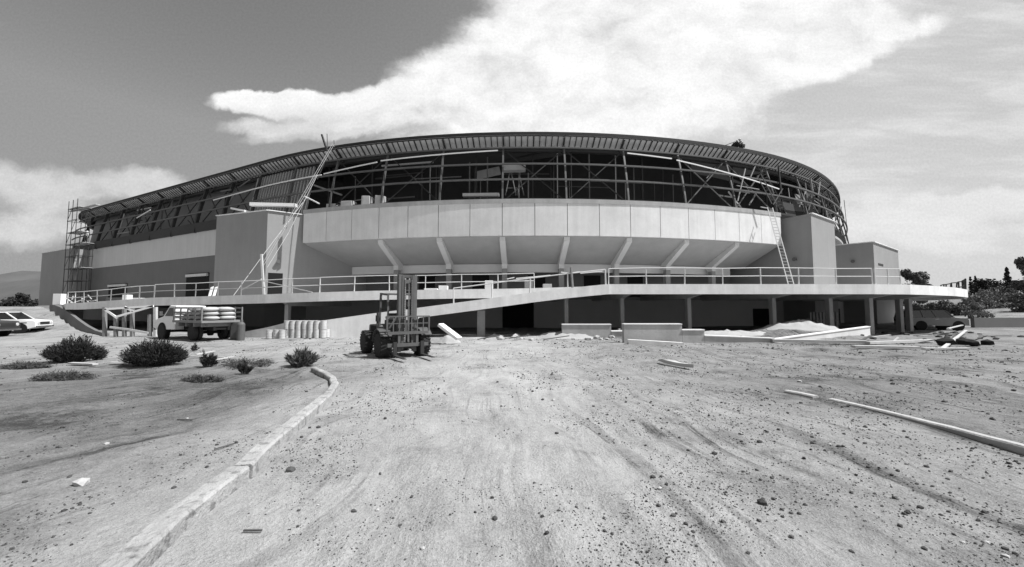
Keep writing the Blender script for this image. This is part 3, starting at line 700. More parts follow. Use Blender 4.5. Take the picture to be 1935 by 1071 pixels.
def forklift():
    T = thing('forklift', 'rough terrain forklift with tall mast parked in the middle of the dirt lot', 'forklift')
    # +X is forward (mast), axle at x=0
    for sy in (-1, 1):
        wheel(T, (0, sy*.66, .47), .47, .36, lugs=22)
        wheel(T, (-1.95, sy*.70, .44), .44, .30, lugs=20)
    mb = MB(); mb.side([(-2.2, .55), (-2.2, .85), (-.9, .9), (-.2, .9), (.25, .75), (.25, .42), (-.3, .38), (-1.4, .42)], -.42, .42); mb.box(-.25, .25, -.50, .50, .36, .60); mb.tube((0, -.6, .47), (0, .6, .47), .13, 12); mb.tube((-1.95, -.6, .44), (-1.95, .6, .44), .09, 10); mb.build('chassis', 'machine', T, bevel=.02)
    mb = MB(); mb.side([(-2.55, .5), (-2.62, .75), (-2.55, 1.12), (-1.25, 1.18), (-1.1, 1.0), (-1.1, .85), (-2.2, .7), (-2.3, .5)], -.48, .48); hd = mb.build('engine_hood', 'machine_l', T, bevel=.05)
    mb = MB()
    for i in range(6): mb.box(-2.3+i*.14, -2.22+i*.14, -.489, -.481, .85, 1.08)
    for i in range(6): mb.box(-2.3+i*.14, -2.22+i*.14, .481, .489, .85, 1.08)
    mb.build('vent_louvre', 'black', hd)
    mb = MB(); mb.tube((-1.9, -.34, 1.1), (-1.9, -.34, 1.62), .04, 8); mb.tube((-1.9, -.34, 1.25), (-1.9, -.34, 1.5), .07, 10); mb.build('exhaust_pipe', 'steel', T)
    mb = MB(); mb.tube((-2.2, .1, 1.12), (-2.2, .1, 1.3), .09, 10); mb.build('air_cleaner', 'machine', T)
    # fenders
    for sy in (-1, 1):
        mb = MB(); pr = [(.52*math.cos(R_(a))*1.12, .47+.56*math.sin(R_(a))) for a in (35, 60, 90, 120, 150, 172)]
        mb.loft([[(x, sy*.5, z), (x, sy*.86, z), (x, sy*.86, z+.03), (x, sy*.5, z+.03)] for x, z in pr]); mb.build('fender', 'machine', T)
    # operator place
    mb = MB(); mb.box(-1.15, -.15, -.45, .45, .84, .92); mb.box(-.22, -.12, -.38, .38, .9, 1.32); mb.build('cowl', 'machine', T, bevel=.02)
    mb = MB(); mb.box(-1.0, -.55, -.24, .24, 1.0, 1.14); s_ = mb.build('seat', 'rubber', T, bevel=.04)
    MB().hexa([(-1.08, -.24, 1.12), (-.98, -.24, 1.12), (-.98, .24, 1.12), (-1.08, .24, 1.12)], [(-1.16, -.22, 1.6), (-1.08, -.22, 1.6), (-1.08, .22, 1.6), (-1.16, .22, 1.6)]).build('seat_back', 'rubber', s_, bevel=.03)
    mb = MB(); mb.tube((-.2, 0, 1.2), (-.42, 0, 1.42), .02, 6)
    ctr = Vector((-.43, 0, 1.43)); nn = Vector((-.7, 0, .7)); xx = Vector((0, 1, 0)); yy = nn.cross(xx)
    pts = [ctr+(xx*math.cos(t)+yy*math.sin(t))*.19 for t in [2*math.pi*i/14 for i in range(14)]]
    for a, b in zip(pts, pts[1:]+pts[:1]): mb.tube(a, b, .014, 5)
    mb.build('steering_wheel', 'black', T)
    mb = MB()
    for k in range(4): mb.tube((-.22, .12+.08*k, 1.25), (-.36, .12+.09*k, 1.55), .011, 5)
    mb.build('control_levers', 'steel', T)
    # overhead guard
    for sy in (-1, 1):
        mb = MB(); mb.bar((-.12, sy*.46, .9), (-.25, sy*.44, 2.30), .06); mb.build('guard_post', 'machine_l', T)
        mb = MB(); mb.bar((-1.2, sy*.46, 1.0), (-1.12, sy*.44, 2.36), .06); mb.build('guard_post', 'machine_l', T)
    mb = MB()
    for sy in (-1, 1): mb.bar((-.22, sy*.44, 2.30), (-1.14, sy*.44, 2.37), .07)
    for i in range(7): x = -.24-.15*i; mb.bar((x, -.44, 2.31+.011*i), (x, .44, 2.31+.011*i), .05, .035)
    mb.build('overhead_guard', 'machine_l', T)
    # mast
    for sy in (-1, 1):
        mb = MB(); y0, y1 = sorted((sy*.29, sy*.21)); mb.box(.30, .34, y0, y1, .22, 3.02); mb.box(.46, .50, y0, y1, .22, 3.02); ya, yb = sorted((sy*.31, sy*.29)); mb.box(.30, .50, ya, yb, .22, 3.02); mb.build('outer_mast_rail', 'machine_l', T)
        mb = MB(); y0, y1 = sorted((sy*.195, sy*.13)); mb.box(.34, .38, y0, y1, .30, 2.98); mb.box(.48, .52, y0, y1, .30, 2.98); ya, yb = sorted((sy*.21, sy*.195)); mb.box(.34, .52, ya, yb, .30, 2.98); mb.build('inner_mast_rail', 'machine', T)
        mb = MB(); mb.tube((.40, sy*.07, .55), (.40, sy*.07, 1.75), .045, 10); mb.tube((.40, sy*.07, 1.75), (.40, sy*.07, 2.9), .026, 8); mb.build('lift_cylinder', 'galv', T)
        mb = MB()
        for i in range(34): mb.box(.525, .545, sy*.115-.02, sy*.115+.02, .75+i*.062, .75+i*.062+.045)
        mb.build('lift_chain', 'steel_l', T)
        mb = MB(); mb.tube((-.1, sy*.52, .85), (.32, sy*.30, 1.5), .035, 8); mb.build('tilt_cylinder', 'galv', T)
    for z in (2.93, 2.35, 1.75, 1.25, .35):
        mb = MB(); mb.box(.27, .31, -.30, .30, z, z+.11); mb.build('mast_crossbar', 'machine', T)
    mb = MB(); mb.box(.44, .48, -.13, .13, 2.72, 2.84); mb.build('mast_crossbar', 'machine_l', T)
    # carriage, backrest, forks
    mb = MB(); mb.box(.56, .63, -.68, .68, .86, .96); mb.box(.56, .63, -.68, .68, .42, .54)
    for y in (-.3, .3): mb.box(.55, .60, y-.04, y+.04, .42, .96)
    c_ = mb.build('fork_carriage', 'machine_l', T)
    mb = MB(); mb.bar((.60, -.70, .96), (.60, -.70, 1.50), .05); mb.bar((.60, .70, .96), (.60, .70, 1.50), .05); mb.bar((.60, -.72, 1.50), (.60, .72, 1.50), .05)
    for y in (-.5, -.3, -.1, .1, .3, .5): mb.bar((.60, y, .96), (.60, y, 1.49), .03)
    mb.bar((.60, -.7, 1.25), (.60, .7, 1.25), .028); mb.build('load_backrest', 'machine_l', T)
    for y in (-.45, .45):
        mb = MB(); mb.box(.64, .69, y-.06, y+.06, .14, .60); mb.hexa([(.64, y-.06, .10), (1.65, y-.05, .10), (1.65, y+.05, .10), (.64, y+.06, .10)], [(.64, y-.06, .15), (1.65, y-.05, .12), (1.65, y+.05, .12), (.64, y+.06, .15)]); mb.build('fork', 'steel', T)
    for sy in (-1, 1):
        mb = MB(); mb.lathe((-.10, sy*.52, 1.45), (1, 0, 0), [(0, .03), (.05, .07), (.08, .07)], 12); mb.build('headlight', 'lamp', T)
    mb = MB(); mb.box(-.9, -.3, .47, .62, .45, .62); mb.box(-.9, -.3, -.62, -.47, .45, .62); mb.build('step', 'machine', T)
    return T
fl = forklift(); p = gp(762, 675); fl.location = (-4.07, 14.85, ground(-3.7, 14.85)-.01); fl.rotation_euler = (0, 0, R_(-56)); fl.scale = (1.06, 1.10, .99)

def car(name, label, cat, prof, glassx, L, Wd, paint, roof_z, belt, wb, rw, rack=False, hood=None, wagon=True):
    T = thing(name, label, cat); h = Wd/2
    low, top = prof
    # lower body
    mb = MB(); n = len(low); ring_ = lambda y, k: [(x*k if abs(x) > L*.4 else x, y, z) for x, z in low]
    mb.loft([ring_(-h, .985), ring_(-h*.96, 1), ring_(h*.96, 1), ring_(h, .985)]); mb.build('body', paint, T, bevel=.03)
    # greenhouse glass, tapered
    k = .80; mb = MB(); mb.loft([[(x, -(h*.95 if z < belt+.02 else h*k), z) for x, z in top], [(x, (h*.95 if z < belt+.02 else h*k), z) for x, z in top]]); mb.build('windows', 'glass', T)
    xs = [x for x, z in top if z > belt+.05]; x0, x1 = min(xs), max(xs)
    mb = MB(); mb.hexa([(x0-.04, -h*.83, roof_z-.03), (x1+.04, -h*.83, roof_z-.03), (x1+.04, h*.83, roof_z-.03), (x0-.04, h*.83, roof_z-.03)],
                       [(x0+.05, -h*.74, roof_z+.05), (x1-.08, -h*.74, roof_z+.05), (x1-.08, h*.74, roof_z+.05), (x0+.05, h*.74, roof_z+.05)]); mb.build('roof', paint, T, bevel=.03)
    tb = [x for x, z in top if z <= belt+.02]; b0, b1 = min(tb), max(tb)
    for i, f in enumerate((0, .32, .62, 1)):
        for sy in (-1, 1):
            mb = MB(); mb.bar((b0+(b1-b0)*f, sy*h*.955, belt), (x0+(x1-x0)*f, sy*h*.815, roof_z), .07, .05); mb.build('pillar', paint, T)
    for xw in (-wb/2, wb/2):
        for sy in (-1, 1):
            mb = MB(); mb.lathe((xw, sy*(h-.02), rw), (0, sy, 0), [(-.2, rw*1.13), (.026, rw*1.13)], 20); mb.build('wheel_arch', 'black', T)
            wheel(T, (xw, sy*(h-.09), rw), rw, .19, rimm='chrome')
    xf = max(x for x, z in low)
    for sy in (-1, 1):
        mb = MB(); mb.lathe((xf-.03, sy*h*.72, belt-.25), (1, 0, 0), [(0, .10), (.045, .10), (.055, .08)], 14); mb.build('headlight', 'lamp', T)
        mb = MB(); xr = min(x for x, z in low); mb.box(xr-.012, xr+.03, sy*h*.8-.07, sy*h*.8+.07, belt-.3, belt-.12); mb.build('tail_light', 'steel', T)
    mb = MB(); mb.box(xf-.05, xf+.08, -h*.97, h*.97, .38, .48); mb.build('bumper', 'chrome', T, bevel=.02)
    xr = min(x for x, z in low); mb = MB(); mb.box(xr-.08, xr+.05, -h*.97, h*.97, .38, .48); mb.build('bumper', 'chrome', T, bevel=.02)
    mb = MB(); mb.box(xf-.02, xf+.012, -h*.55, h*.55, belt-.36, belt-.16); mb.build('grille', 'steel', T)
    for sy in (-1, 1):
        mb = MB(); mb.box(-wb*.12, -wb*.02, sy*h-.02, sy*h+.02, belt-.12, belt-.09); mb.build('door_handle', 'chrome', T)
    if rack:
        mb = MB()
        for sy in (-1, 1): mb.bar((x0+.1, sy*h*.68, roof_z+.12), (x1-.1, sy*h*.68, roof_z+.12), .03)
        for f in (.1, .5, .9): mb.bar((x0+(x1-x0)*f, -h*.7, roof_z+.09), (x0+(x1-x0)*f, h*.7, roof_z+.09), .03)
        mb.build('roof_rack', 'steel', T)
    return T
wl = [(-1.95, .42), (-2.0, .7), (-1.98, .92), (1.0, .92), (1.85, .84), (1.97, .74), (1.97, .40), (1.6, .28), (-1.7, .28)]
wt = [(-1.9, .90), (-1.72, 1.38), (.35, 1.40), (.95, .90)]
c1 = car('station_wagon', 'white station wagon parked at the left beside the dirt embankment', 'car', (wl, wt), None, 3.95, 1.6, 'white', 1.38, .92, 2.4, .31)
mb = MB()
for sy in (-1, 1): mb.box(-1.7, 1.5, sy*.80-.006, sy*.80+.006, .66, .72)
mb.build('side_trim', 'steel', c1)
px_, py_ = -34.75, 27.4; c1.location = (px_, py_, ground(px_, py_)); c1.rotation_euler = (0, R_(0), R_(20))
sl_ = [(-2.1, .5), (-2.12, 1.0), (1.05, 1.03), (1.9, .95), (2.0, .85), (2.0, .45), (1.6, .36), (-1.7, .36)]
st_ = [(-2.05, 1.0), (-1.95, 1.58), (.55, 1.60), (1.05, 1.0)]
c2 = car('utility_wagon', 'grey utility wagon with roof rack parked beyond the right end of the terrace', 'car', (sl_, st_), None, 4.1, 1.7, 'greyp', 1.58, 1.0, 2.5, .36, rack=True)
c2.location = (34.7, 33.0, ground(34.7, 33.0)); c2.rotation_euler = (0, 0, R_(-12))
dl = [(-2.3, .5), (-2.3, 1.0), (1.2, 1.02), (2.1, .95), (2.2, .8), (2.2, .45), (-2.0, .4)]
dt = [(-.1, 1.0), (-.05, 1.6), (.75, 1.6), (1.15, 1.0)]
c3 = car('pickup_truck', 'dark pickup parked at the left edge in front of the white station wagon', 'pickup', (dl, dt), None, 4.4, 1.7, 'darkp', 1.58, 1.0, 2.7, .36)
c3.location = (-33.9, 24.6, ground(-33.9, 24.6)); c3.rotation_euler = (0, 0, R_(14))
c4 = car('sedan', 'dark sedan half hidden behind the grey utility wagon', 'car', (wl, [(-1.2, .9), (-.7, 1.36), (.4, 1.38), (.95, .9)]), None, 3.95, 1.6, 'darkp', 1.36, .92, 2.4, .31)
c4.location = (40.3, 38.0, ground(40.3, 38.0)); c4.rotation_euler = (0, 0, R_(-20))

def stake_truck():      # +X forward
    T = thing('stake_truck', 'white cab stake-bed truck loaded with pale sacks, parked below the terrace', 'truck')
    h = .95
    cabp = [(.55, .55), (.55, 1.25), (.75, 1.92), (1.45, 1.95), (1.95, 1.28), (2.75, 1.12), (2.95, 1.0), (2.97, .60), (2.7, .5)]
    mb = MB(); mb.loft([[(x, -h*.93 if z < 1.3 else -h*.8, z) for x, z in cabp], [(x, h*.93 if z < 1.3 else h*.8, z) for x, z in cabp]]); cab = mb.build('cab', 'white', T, bevel=.04)
    for sy in (-1, 1):
        mb = MB(); y = [sy*h*.945, sy*h*.825]; mb.prism([(.85, sy*h*.90, 1.32), (1.72, sy*h*.90, 1.32), (1.42, sy*h*.812, 1.80), (.95, sy*h*.812, 1.80)], (0, sy*.03, 0)); mb.build('side_window', 'glass', cab)
        mb = MB(); mb.lathe((2.96, sy*.68, .88), (1, 0, 0), [(0, .1), (.04, .1), (.05, .07)], 14); mb.build('headlight', 'lamp', cab)
        mb = MB(); mb.tube((1.6, sy*.85, 1.35), (1.65, sy*1.1, 1.45), .012, 5); mb.box(1.62, 1.66, sy*1.1-.07, sy*1.1+.07, 1.35, 1.6); mb.build('mirror', 'chrome', cab)
    mb = MB(); mb.prism([(1.9, -.72, 1.36), (1.9, .72, 1.36), (1.53, .66, 1.86), (1.53, -.66, 1.86)], (.04, 0, .02)); mb.build('windshield', 'glass', cab)
    mb = MB(); mb.box(2.95, 3.0, -.5, .5, .74, 1.0); mb.build('grille', 'steel', cab)
    mb = MB(); mb.box(2.98, 3.08, -.9, .9, .48, .62); mb.build('bumper', 'chrome', T, bevel=.02)
    mb = MB(); mb.box(-2.6, 2.8, -.42, -.30, .55, .75); mb.box(-2.6, 2.8, .30, .42, .55, .75)
    for x in (-2.5, -1.7, -.6, .3, 1.5): mb.box(x, x+.12, -.3, .3, .58, .72)
    mb.tube((-1.45, -.75, .42), (-1.45, .75, .42), .08, 8); mb.lathe((-1.45, 0, .42), (0, 1, 0), [(-.16, .08), (-.1, .2), (.1, .2), (.16, .08)], 12); mb.tube((1.95, -.7, .4), (1.95, .7, .4), .06, 8)
    mb.build('chassis', 'black', T)
    mb = MB(); mb.tube((-.4, -.72, .66), (.4, -.72, .66), .2, 12); mb.build('fuel_tank', 'steel', T)
    for sy in (-1, 1):
        mb = MB(); mb.lathe((2.0, sy*.86, .42), (0, sy, 0), [(-.2, .52), (.038, .52)], 20); mb.build('wheel_arch', 'black', T)
        wheel(T, (2.0, sy*.82, .42), .42, .22, rimm='rim')
        wheel(T, (-1.45, sy*.86, .42), .42, .2, rimm='rim'); wheel(T, (-1.45, sy*.62, .42), .42, .2, rimm='rim')
    mb = MB(); mb.box(-2.7, .42, -1.05, 1.05, .98, 1.10)
    for x in (-2.5, -1.7, -.9, -.1): mb.box(x, x+.08, -.95, .95, .76, .98)
    mb.build('bed', 'wood_d', T)
    for x in (-2.62, -1.9, -1.15, -.4, .34):
        for y in (-1.02, 1.02):
            mb = MB(); mb.bar((x, y, 1.1), (x, y, 1.85), .06); mb.build('stake', 'wood_d', T)
    for y in (-1.0, 1.0):
        for z in (1.3, 1.55, 1.8):
            mb = MB(); mb.box(-2.66, .38, y-.015 if y > 0 else y-.015, y+.015, z-.045, z+.035); mb.build('side_rail', 'wood_d', T)
    for z in (1.3, 1.55, 1.8):
        mb = MB(); mb.box(.355, .385, -.98, .98, z-.06, z+.05); mb.build('front_rail', 'wood_d', T)
    for sy in (-1, 1):
        mb = MB(); mb.box(-2.73, -2.7, sy*.8-.06, sy*.8+.06, .8, .92); mb.build('tail_light', 'steel', T)
    return T
tk = stake_truck(); TK = Vector((-18.55, 23.5)); tk.location = (TK.x, TK.y, ground(TK.x, TK.y)); tk.rotation_euler = (0, 0, R_(180-27))
# sacks on the bed
sk_ = MB(); rr = random.Random(3)
def sack(mb, c, L, w, h, rz):
    n = 10; rings = []
    for i in range(7):
        t = i/6; f = math.sin(math.pi*min(max(t, .04), .96))**.35
        rings.append([(L*(t-.5), w/2*f*math.cos(a)*1.0, h/2*f*math.sin(a)) for a in [2*math.pi*j/n for j in range(n)]])
    R = Matrix.Rotation(rz, 3, 'Z'); c = Vector(c)
    mb.loft([[R @ Vector(p)+c for p in r] for r in rings])
proto = None
rot = Matrix.Rotation(R_(153), 3, 'Z')
for lay in range(3):
    for i in range(4):
        for j in (-1, 1):
            if lay == 2 and i == 3: continue
            x, y, z = -2.2+i*.72+rr.uniform(-.05, .05), j*.45+rr.uniform(-.05, .05), 1.24+lay*.24
            if proto is None:
                mb = MB(); sack(mb, (0, 0, 0), .74, .82, .27, math.pi/2); o = mb.build('sack', 'sack', smooth=True); proto = o
            else: o = proto.copy(); COL.objects.link(o)
            pw = rot @ Vector((x, y, z)); o.location = (pw.x+tk.location.x, pw.y+tk.location.y, pw.z+tk.location.z); o.rotation_euler = (rr.uniform(-.05, .05), rr.uniform(-.05, .05), R_(153)+rr.uniform(-.15, .15))
            tag(o, 'pale full sack lying in the load on the stake truck bed', 'sack', 'sacks stacked on the truck bed')

# ================================================================ SITE OBJECTS
# barrels, two tiers
dproto = None
def drum_mb(r=.17, h=.50):
    mb = MB(); pr = [(0, r*.9), (0, r), (.02, r*1.03), (.04, r)]
    for z in (.33, .66): pr += [(h*z-.02, r), (h*z, r*1.04), (h*z+.02, r)]
    pr += [(h-.04, r), (h-.02, r*1.03), (h, r), (h, r*.9), (h-.02, r*.88)]
    return mb.lathe((0, 0, 0), (0, 0, 1), pr, 16)
rr = random.Random(5)
for tier in range(2):
    for row in range(2):
        for i in range(7):
            if tier == 1 and row == 1 and i > 4: continue
            x, y = -13.35+i*.355+rr.uniform(-.02, .02), 23.7+row*.4+rr.uniform(-.03, .03)
            if dproto is None: dproto = o = drum_mb().build('metal_drum', 'drum', smooth=False)
            else: o = dproto.copy(); COL.objects.link(o)
            o.location = (x, y, ground(-12.2, 23.8)+.03+tier*.51); o.rotation_euler = (0, 0, rr.uniform(0, 6))
            tag(o, ('pale metal drum in the upper tier of the stack by the ramp foot', 'pale metal drum in the lower tier of the stack by the ramp foot')[1-tier], 'drum',
                ('drums in the upper tier by the ramp', 'drums in the lower tier by the ramp')[1-tier])
for i in range(3):
    o = dproto.copy(); COL.objects.link(o); o.location = (-14.1+i*.37, 23.2+.1*(i % 2), ground(-14, 23.2)+.01)
    tag(o, 'single pale drum standing in the short row left of the drum stack', 'drum', 'short row of drums beside the stack')
mb = MB(); mb.lathe((0, 0, 0), (0, 0, 1), [(0, .16), (.02, .2), (.9, .2), (1.0, .14), (1.05, .06), (1.15, .06)], 16)
t_ = mb.build('gas_cylinder', 'machine_l'); t_.location = (-15.35, 22.6, ground(-15.35, 22.6)); tag(t_, 'dark upright gas cylinder standing behind the tail of the stake truck', 'gas cylinder')
mb = MB(); mb.box(0, .5, 0, .4, 0, 1.0); mb.box(.04, .46, -.02, 0, .08, .92); t_ = mb.build('metal_cabinet', 'machine', bevel=.02); t_.location = (-16.1, 22.8, ground(-16, 22.8)); tag(t_, 'dark metal cabinet standing just behind the stake truck', 'cabinet')
# low concrete wall behind truck + debris
mb = MB(); mb.loft([[(x, 24.4, -.2), (x, 24.4, h), (x, 24.65, h), (x, 24.65, -.2)] for x, h in ((-16.4, .35), (-15.0, .62), (-13.7, .95))])
solo(mb, 'low_wall', 'cwall', 'low sloping concrete wall behind the short row of drums', 'wall')
# retaining walls right of centre
def rwall(nm, label, segs, y0, th, m='cwall', dy=0):
    mb = MB(); T = thing(nm, label, 'wall', (segs[0][0], y0, 0))
    for i, (x0, x1, z0, z1) in enumerate(segs):
        mb.hexa([(x0, y0, -.3), (x1, y0+dy, -.3), (x1, y0+dy+th, -.3), (x0, y0+th, -.3)], [(x0, y0, z0), (x1, y0+dy, z1), (x1, y0+dy+th, z1), (x0, y0+th, z0)])
    mb.build('wall_body', m, T, world=True)
    mb = MB()
    for i, (x0, x1, z0, z1) in enumerate(segs):
        mb.hexa([(x0-.01, y0-.04, z0), (x1+.01, y0+dy-.04, z1), (x1+.01, y0+dy+th+.04, z1), (x0-.01, y0+th+.04, z0)], [(x0-.01, y0-.04, z0+.05), (x1+.01, y0+dy-.04, z1+.05), (x1+.01, y0+dy+th+.04, z1+.05), (x0-.01, y0+th+.04, z0+.05)])
    mb.build('wall_cap', 'deck', T, world=True)
    return T
def X_(px, Y): return (px-CX)/F*Y
rwall('retaining_wall', 'stepped grey retaining wall half buried in rubble left of the lot centre', [(X_(1062, 23), X_(1154, 23), .83, .83), (X_(1154, 23)+.012, X_(1184, 23), .44, .44)], 23, .35)
rwall('retaining_wall', 'long stepped grey retaining wall in front of the terrace', [(X_(1178, 20.6), X_(1287, 20.6), .95, .95), (X_(1287, 20.6)+.012, X_(1329, 20.6), .65, .65), (X_(1329, 20.6)+.012, X_(1460, 20.6), .36, .22)], 20.6, .35)
rwall('retaining_wall', 'bright sloping retaining wall beside the pale soil heap', [(X_(1452, 21), X_(1638, 24.2), .15, .66)], 20.7, .25, 'panel', dy=3.4)
mb = MB(); mb.hexa([(X_(1175, 21), 19.9, -.1), (X_(1290, 19.4), 19.4, -.1), (X_(1290, 19.4), 19.7, -.1), (X_(1175, 21), 20.2, -.1)], [(X_(1175, 21), 19.9, .24), (X_(1290, 19.4), 19.4, .12), (X_(1290, 19.4), 19.7, .12), (X_(1175, 21), 20.2, .24)])
solo(mb, 'low_kerb', 'deck', 'low pale kerb at the foot of the long stepped retaining wall', 'kerb')
# soil heaps
def heap(label, x, y, rx, ry, h, m, seed, nm='soil_heap'):
    mb = MB(); rings = []; n = 30; z0 = ground(x, y)-.15
    for j in range(9):
        f = 1-j/8.0; rings.append([(x+rx*f*math.cos(a)*(1+.15*noise.noise(Vector((math.cos(a)*2, math.sin(a)*2, seed)))), y+ry*f*math.sin(a),
              z0+h*(1-f**1.5)*(1+.35*noise.noise(Vector((x+rx*f*math.cos(a)*1.4, y+ry*f*math.sin(a)*1.4, seed))))+.13*noise.noise(Vector((x+4*rx*f*math.cos(a), y+4*ry*f*math.sin(a), seed)))) for a in [2*math.pi*i/n for i in range(n)]])
    mb.loft(rings); o = solo(mb, nm, m, label, 'soil heap', loc=(x, y, z0), smooth=True); return o
heap('pale rounded soil heap behind the bright sloping wall', 17.9, 25.0, 3.0, 1.1, .7, 'soil', 3)
heap('long low pale soil heap behind the stepped retaining wall', 12.9, 23.9, 3.9, .9, .45, 'soil', 4)
heap('rubble-covered soil heap at the start of the stepped wall', 3.5, 23.4, 2.3, .9, .55, 'soil', 6)
heap('small soil heap beside the forklift under the ramp', -3.35, 21.0, .9, .6, .5, 'soil', 8)
rs = random.Random(91)
for i in range(34):
    x = rs.uniform(-2.5, 8.5) if i < 16 else rs.uniform(18, 30); y = rs.uniform(21.6, 25.4) if i < 16 else rs.uniform(20.5, 27.5); a = rs.uniform(-.5, .5); L = rs.uniform(.4, 1.8)
    z = ground(x, y)+.05; mb = MB(); mb.bar((x, y, z), (x+L*math.cos(a), y+L*math.sin(a), z+rs.uniform(0, .25)), rs.uniform(.04, .16), .04)
    solo(mb, 'scrap_timber', rs.choice(('wood', 'wood_d', 'steel_l', 'bark')), 'scrap timber lying in the debris under the ramp' if i < 16 else 'scrap timber lying in the debris below the right half of the terrace', 'timber', 'scrap timber under the ramp' if i < 16 else 'scrap timber below the right terrace')
# broken concrete slab leaning on the heap by the forklift
mb = MB(); a, b = at_y(832, 613, 20.4), at_y(868, 640, 20.0); mb.bar(a, b, .5, .16); solo(mb, 'broken_slab', 'deck', 'pale broken concrete piece leaning on the heap right of the forklift', 'slab', bevel=.03)
# chunks of rubble
def rocks(label, cat, group, lst, m, seed, nm='rubble_chunk', sq=(1, 1, .6)):
    for i, (x, y, r) in enumerate(lst):
        mb = MB(); mb.rock((0, 0, 0), r, seed+i, sq=sq); o = mb.build(nm, m); o.location = (x, y, ground(x, y)+r*.22); o.rotation_euler = (0, 0, i*1.3); tag(o, label, cat, group)
rr = random.Random(11)
rocks('rubble chunk lying in the debris strip under the ramp', 'rubble', 'rubble under the ramp', [(rr.uniform(-1.5, 7.5), rr.uniform(22.0, 25.5), rr.uniform(.08, .24)) for _ in range(46)], 'stone_l', 40)
rocks('dark rubble chunk below the right half of the terrace', 'rubble', 'dark rubble below the terrace', [(rr.uniform(20, 33), rr.uniform(22.5, 29.5), rr.uniform(.08, .2)) for _ in range(34)], 'stone', 140)
rocks('pale rubble chunk lying on the rubble-covered heap', 'rubble', 'rubble on the heap', [(rr.uniform(2, 5.2), rr.uniform(22.6, 23.0), rr.uniform(.06, .15)) for _ in range(14)], 'stone_l', 240)
# timber on the ground
def plank(label, p0, p1, w, h, m='wood', nm='plank', lift=0.0, cat='plank', group=None):
    a, b = Vector(p0), Vector(p1); mb = MB(); mb.bar(a, b, w, h); return solo(mb, nm, m, label, cat, group)
def gq(px, py, up=.06): p = gp(px, py); p.z += up; return p
plank('long pale plank lying on the dirt below the right end of the bright wall', gq(1612, 660, .12), gq(1735, 662, .12), .30, .10, 'wood')
plank('pale plank on the ground beside the dark debris pile', gq(1745, 661), gq(1832, 661), .22, .05)
plank('thick pale beam lying in front of the sloping bright wall', gq(1458, 647, .1), gq(1640, 650, .1), .3, .14, 'wood', cat='beam', nm='beam')
plank('long pale board on edge behind the long plank on the right', gq(1640, 652, .1), gq(1760, 647, .1), .2, .12, 'wood')
plank('bleached board leaning from the dark debris pile', gq(1782, 660, .05), gq(1826, 631, .25), .14, .05)
plank('short bleached board propped over the debris pile near the grey wagon', gq(1792, 632, .4), gq(1822, 624, .45), .14, .05)
for i, (x, y, r) in enumerate([(21.0, 19.4, .28), (21.6, 19.9, .34), (22.3, 19.6, .3), (22.9, 20.3, .26), (21.9, 19.0, .22), (23.2, 19.5, .22)]):
    mb = MB(); mb.rock((0, 0, 0), r, 300+i, sq=(1.2, 1, .8)); o = mb.build('debris_lump', 'black'); o.location = (x, y, .12); tag(o, 'black debris lump in the pile below the right terrace end', 'debris', 'lumps in the black debris pile')
# curved sheet lying at (1250-1310, 690)
a, b = gq(1247, 687, .10), gq(1306, 698, .0); d = (b-a); mb = MB(); n = 8; rings = []
for i in range(n+1):
    t = i/n; c = a.lerp(b, t); c.z = ground(c.x, c.y)+.07+.07*math.sin(math.pi*t); wv = .16+.06*math.sin(math.pi*t)
    rings.append([(c.x, c.y-wv, c.z-.10*math.sin(math.pi*t)), (c.x, c.y+wv, c.z), (c.x, c.y+wv, c.z+.025), (c.x, c.y-wv, c.z-.10*math.sin(math.pi*t)+.1)])
mb.loft(rings); solo(mb, 'bent_board', 'wood', 'short warped board lying alone on the dirt right of centre', 'board')
# kerbs
def kerb(label, pts, w, h, m='kerb', nm='concrete_kerb', seed=0, side=1, wob=.02):
    P = []
    for a, b in zip(pts, pts[1:]):
        n = max(1, int((b-a).length/.18)); P += [a.lerp(b, i/n) for i in range(n)]
    P.append(pts[-1]); mb = MB(); rings = []
    for i, p in enumerate(P):
        d = (P[min(i+1, len(P)-1)]-P[max(i-1, 0)]); d.z = 0; d.normalize(); nn = Vector((-d.y, d.x, 0))*side
        k = [wob*noise.noise(Vector((p.x*3, p.y*3, seed+j*7))) for j in range(6)]
        z = p.z; ch = .012
        rings.append([tuple(p+nn*k[0]*1+Vector((0, 0, -h-.1))), tuple(p+nn*(k[1]*1.2)+Vector((0, 0, -ch*2+k[5]*.5))), tuple(p+nn*(.02+abs(k[2])*.8)+Vector((0, 0, k[3]*.4))),
                      tuple(p+nn*(w-.02+k[4])+Vector((0, 0, k[3]*.3))), tuple(p+nn*(w+k[4])+Vector((0, 0, -.02))), tuple(p+nn*(w+k[4])+Vector((0, 0, -h-.1)))])
    mb.loft(rings); o = solo(mb, nm, m, label, 'kerb', loc=tuple(P[len(P)//2])); return o
kerb('near length of worn concrete kerb running out of the bottom left', KERB, .20, .15, seed=1, wob=.006)
kerb('far length of chipped concrete kerb beyond the broken joint', KERB2, .19, .14, seed=2, wob=.007)
kerb('short curved kerb end by the dry grass tuft', KERB3, .16, .12, seed=3, wob=.03)
KR = [at_h(x, y, h_) for x, y, h_ in ((1575, 752, .035), (1640, 766, .04), (1720, 785, .05), (1800, 804, .065), (1870, 822, .08), (1935, 838, .095), (2010, 858, .1))]
kerb('long pale kerb running out of the right edge of the lot', KR, .14, .2, 'kerb_r', seed=4, side=-1, wob=.012)
KR2 = [at_h(x, y, .05) for x, y in ((1490, 736), (1518, 741), (1547, 747))]
kerb('short half buried length of pale kerb at the far end of the right one', KR2, .16, .2, 'kerb_r', seed=5, side=-1, wob=.02)
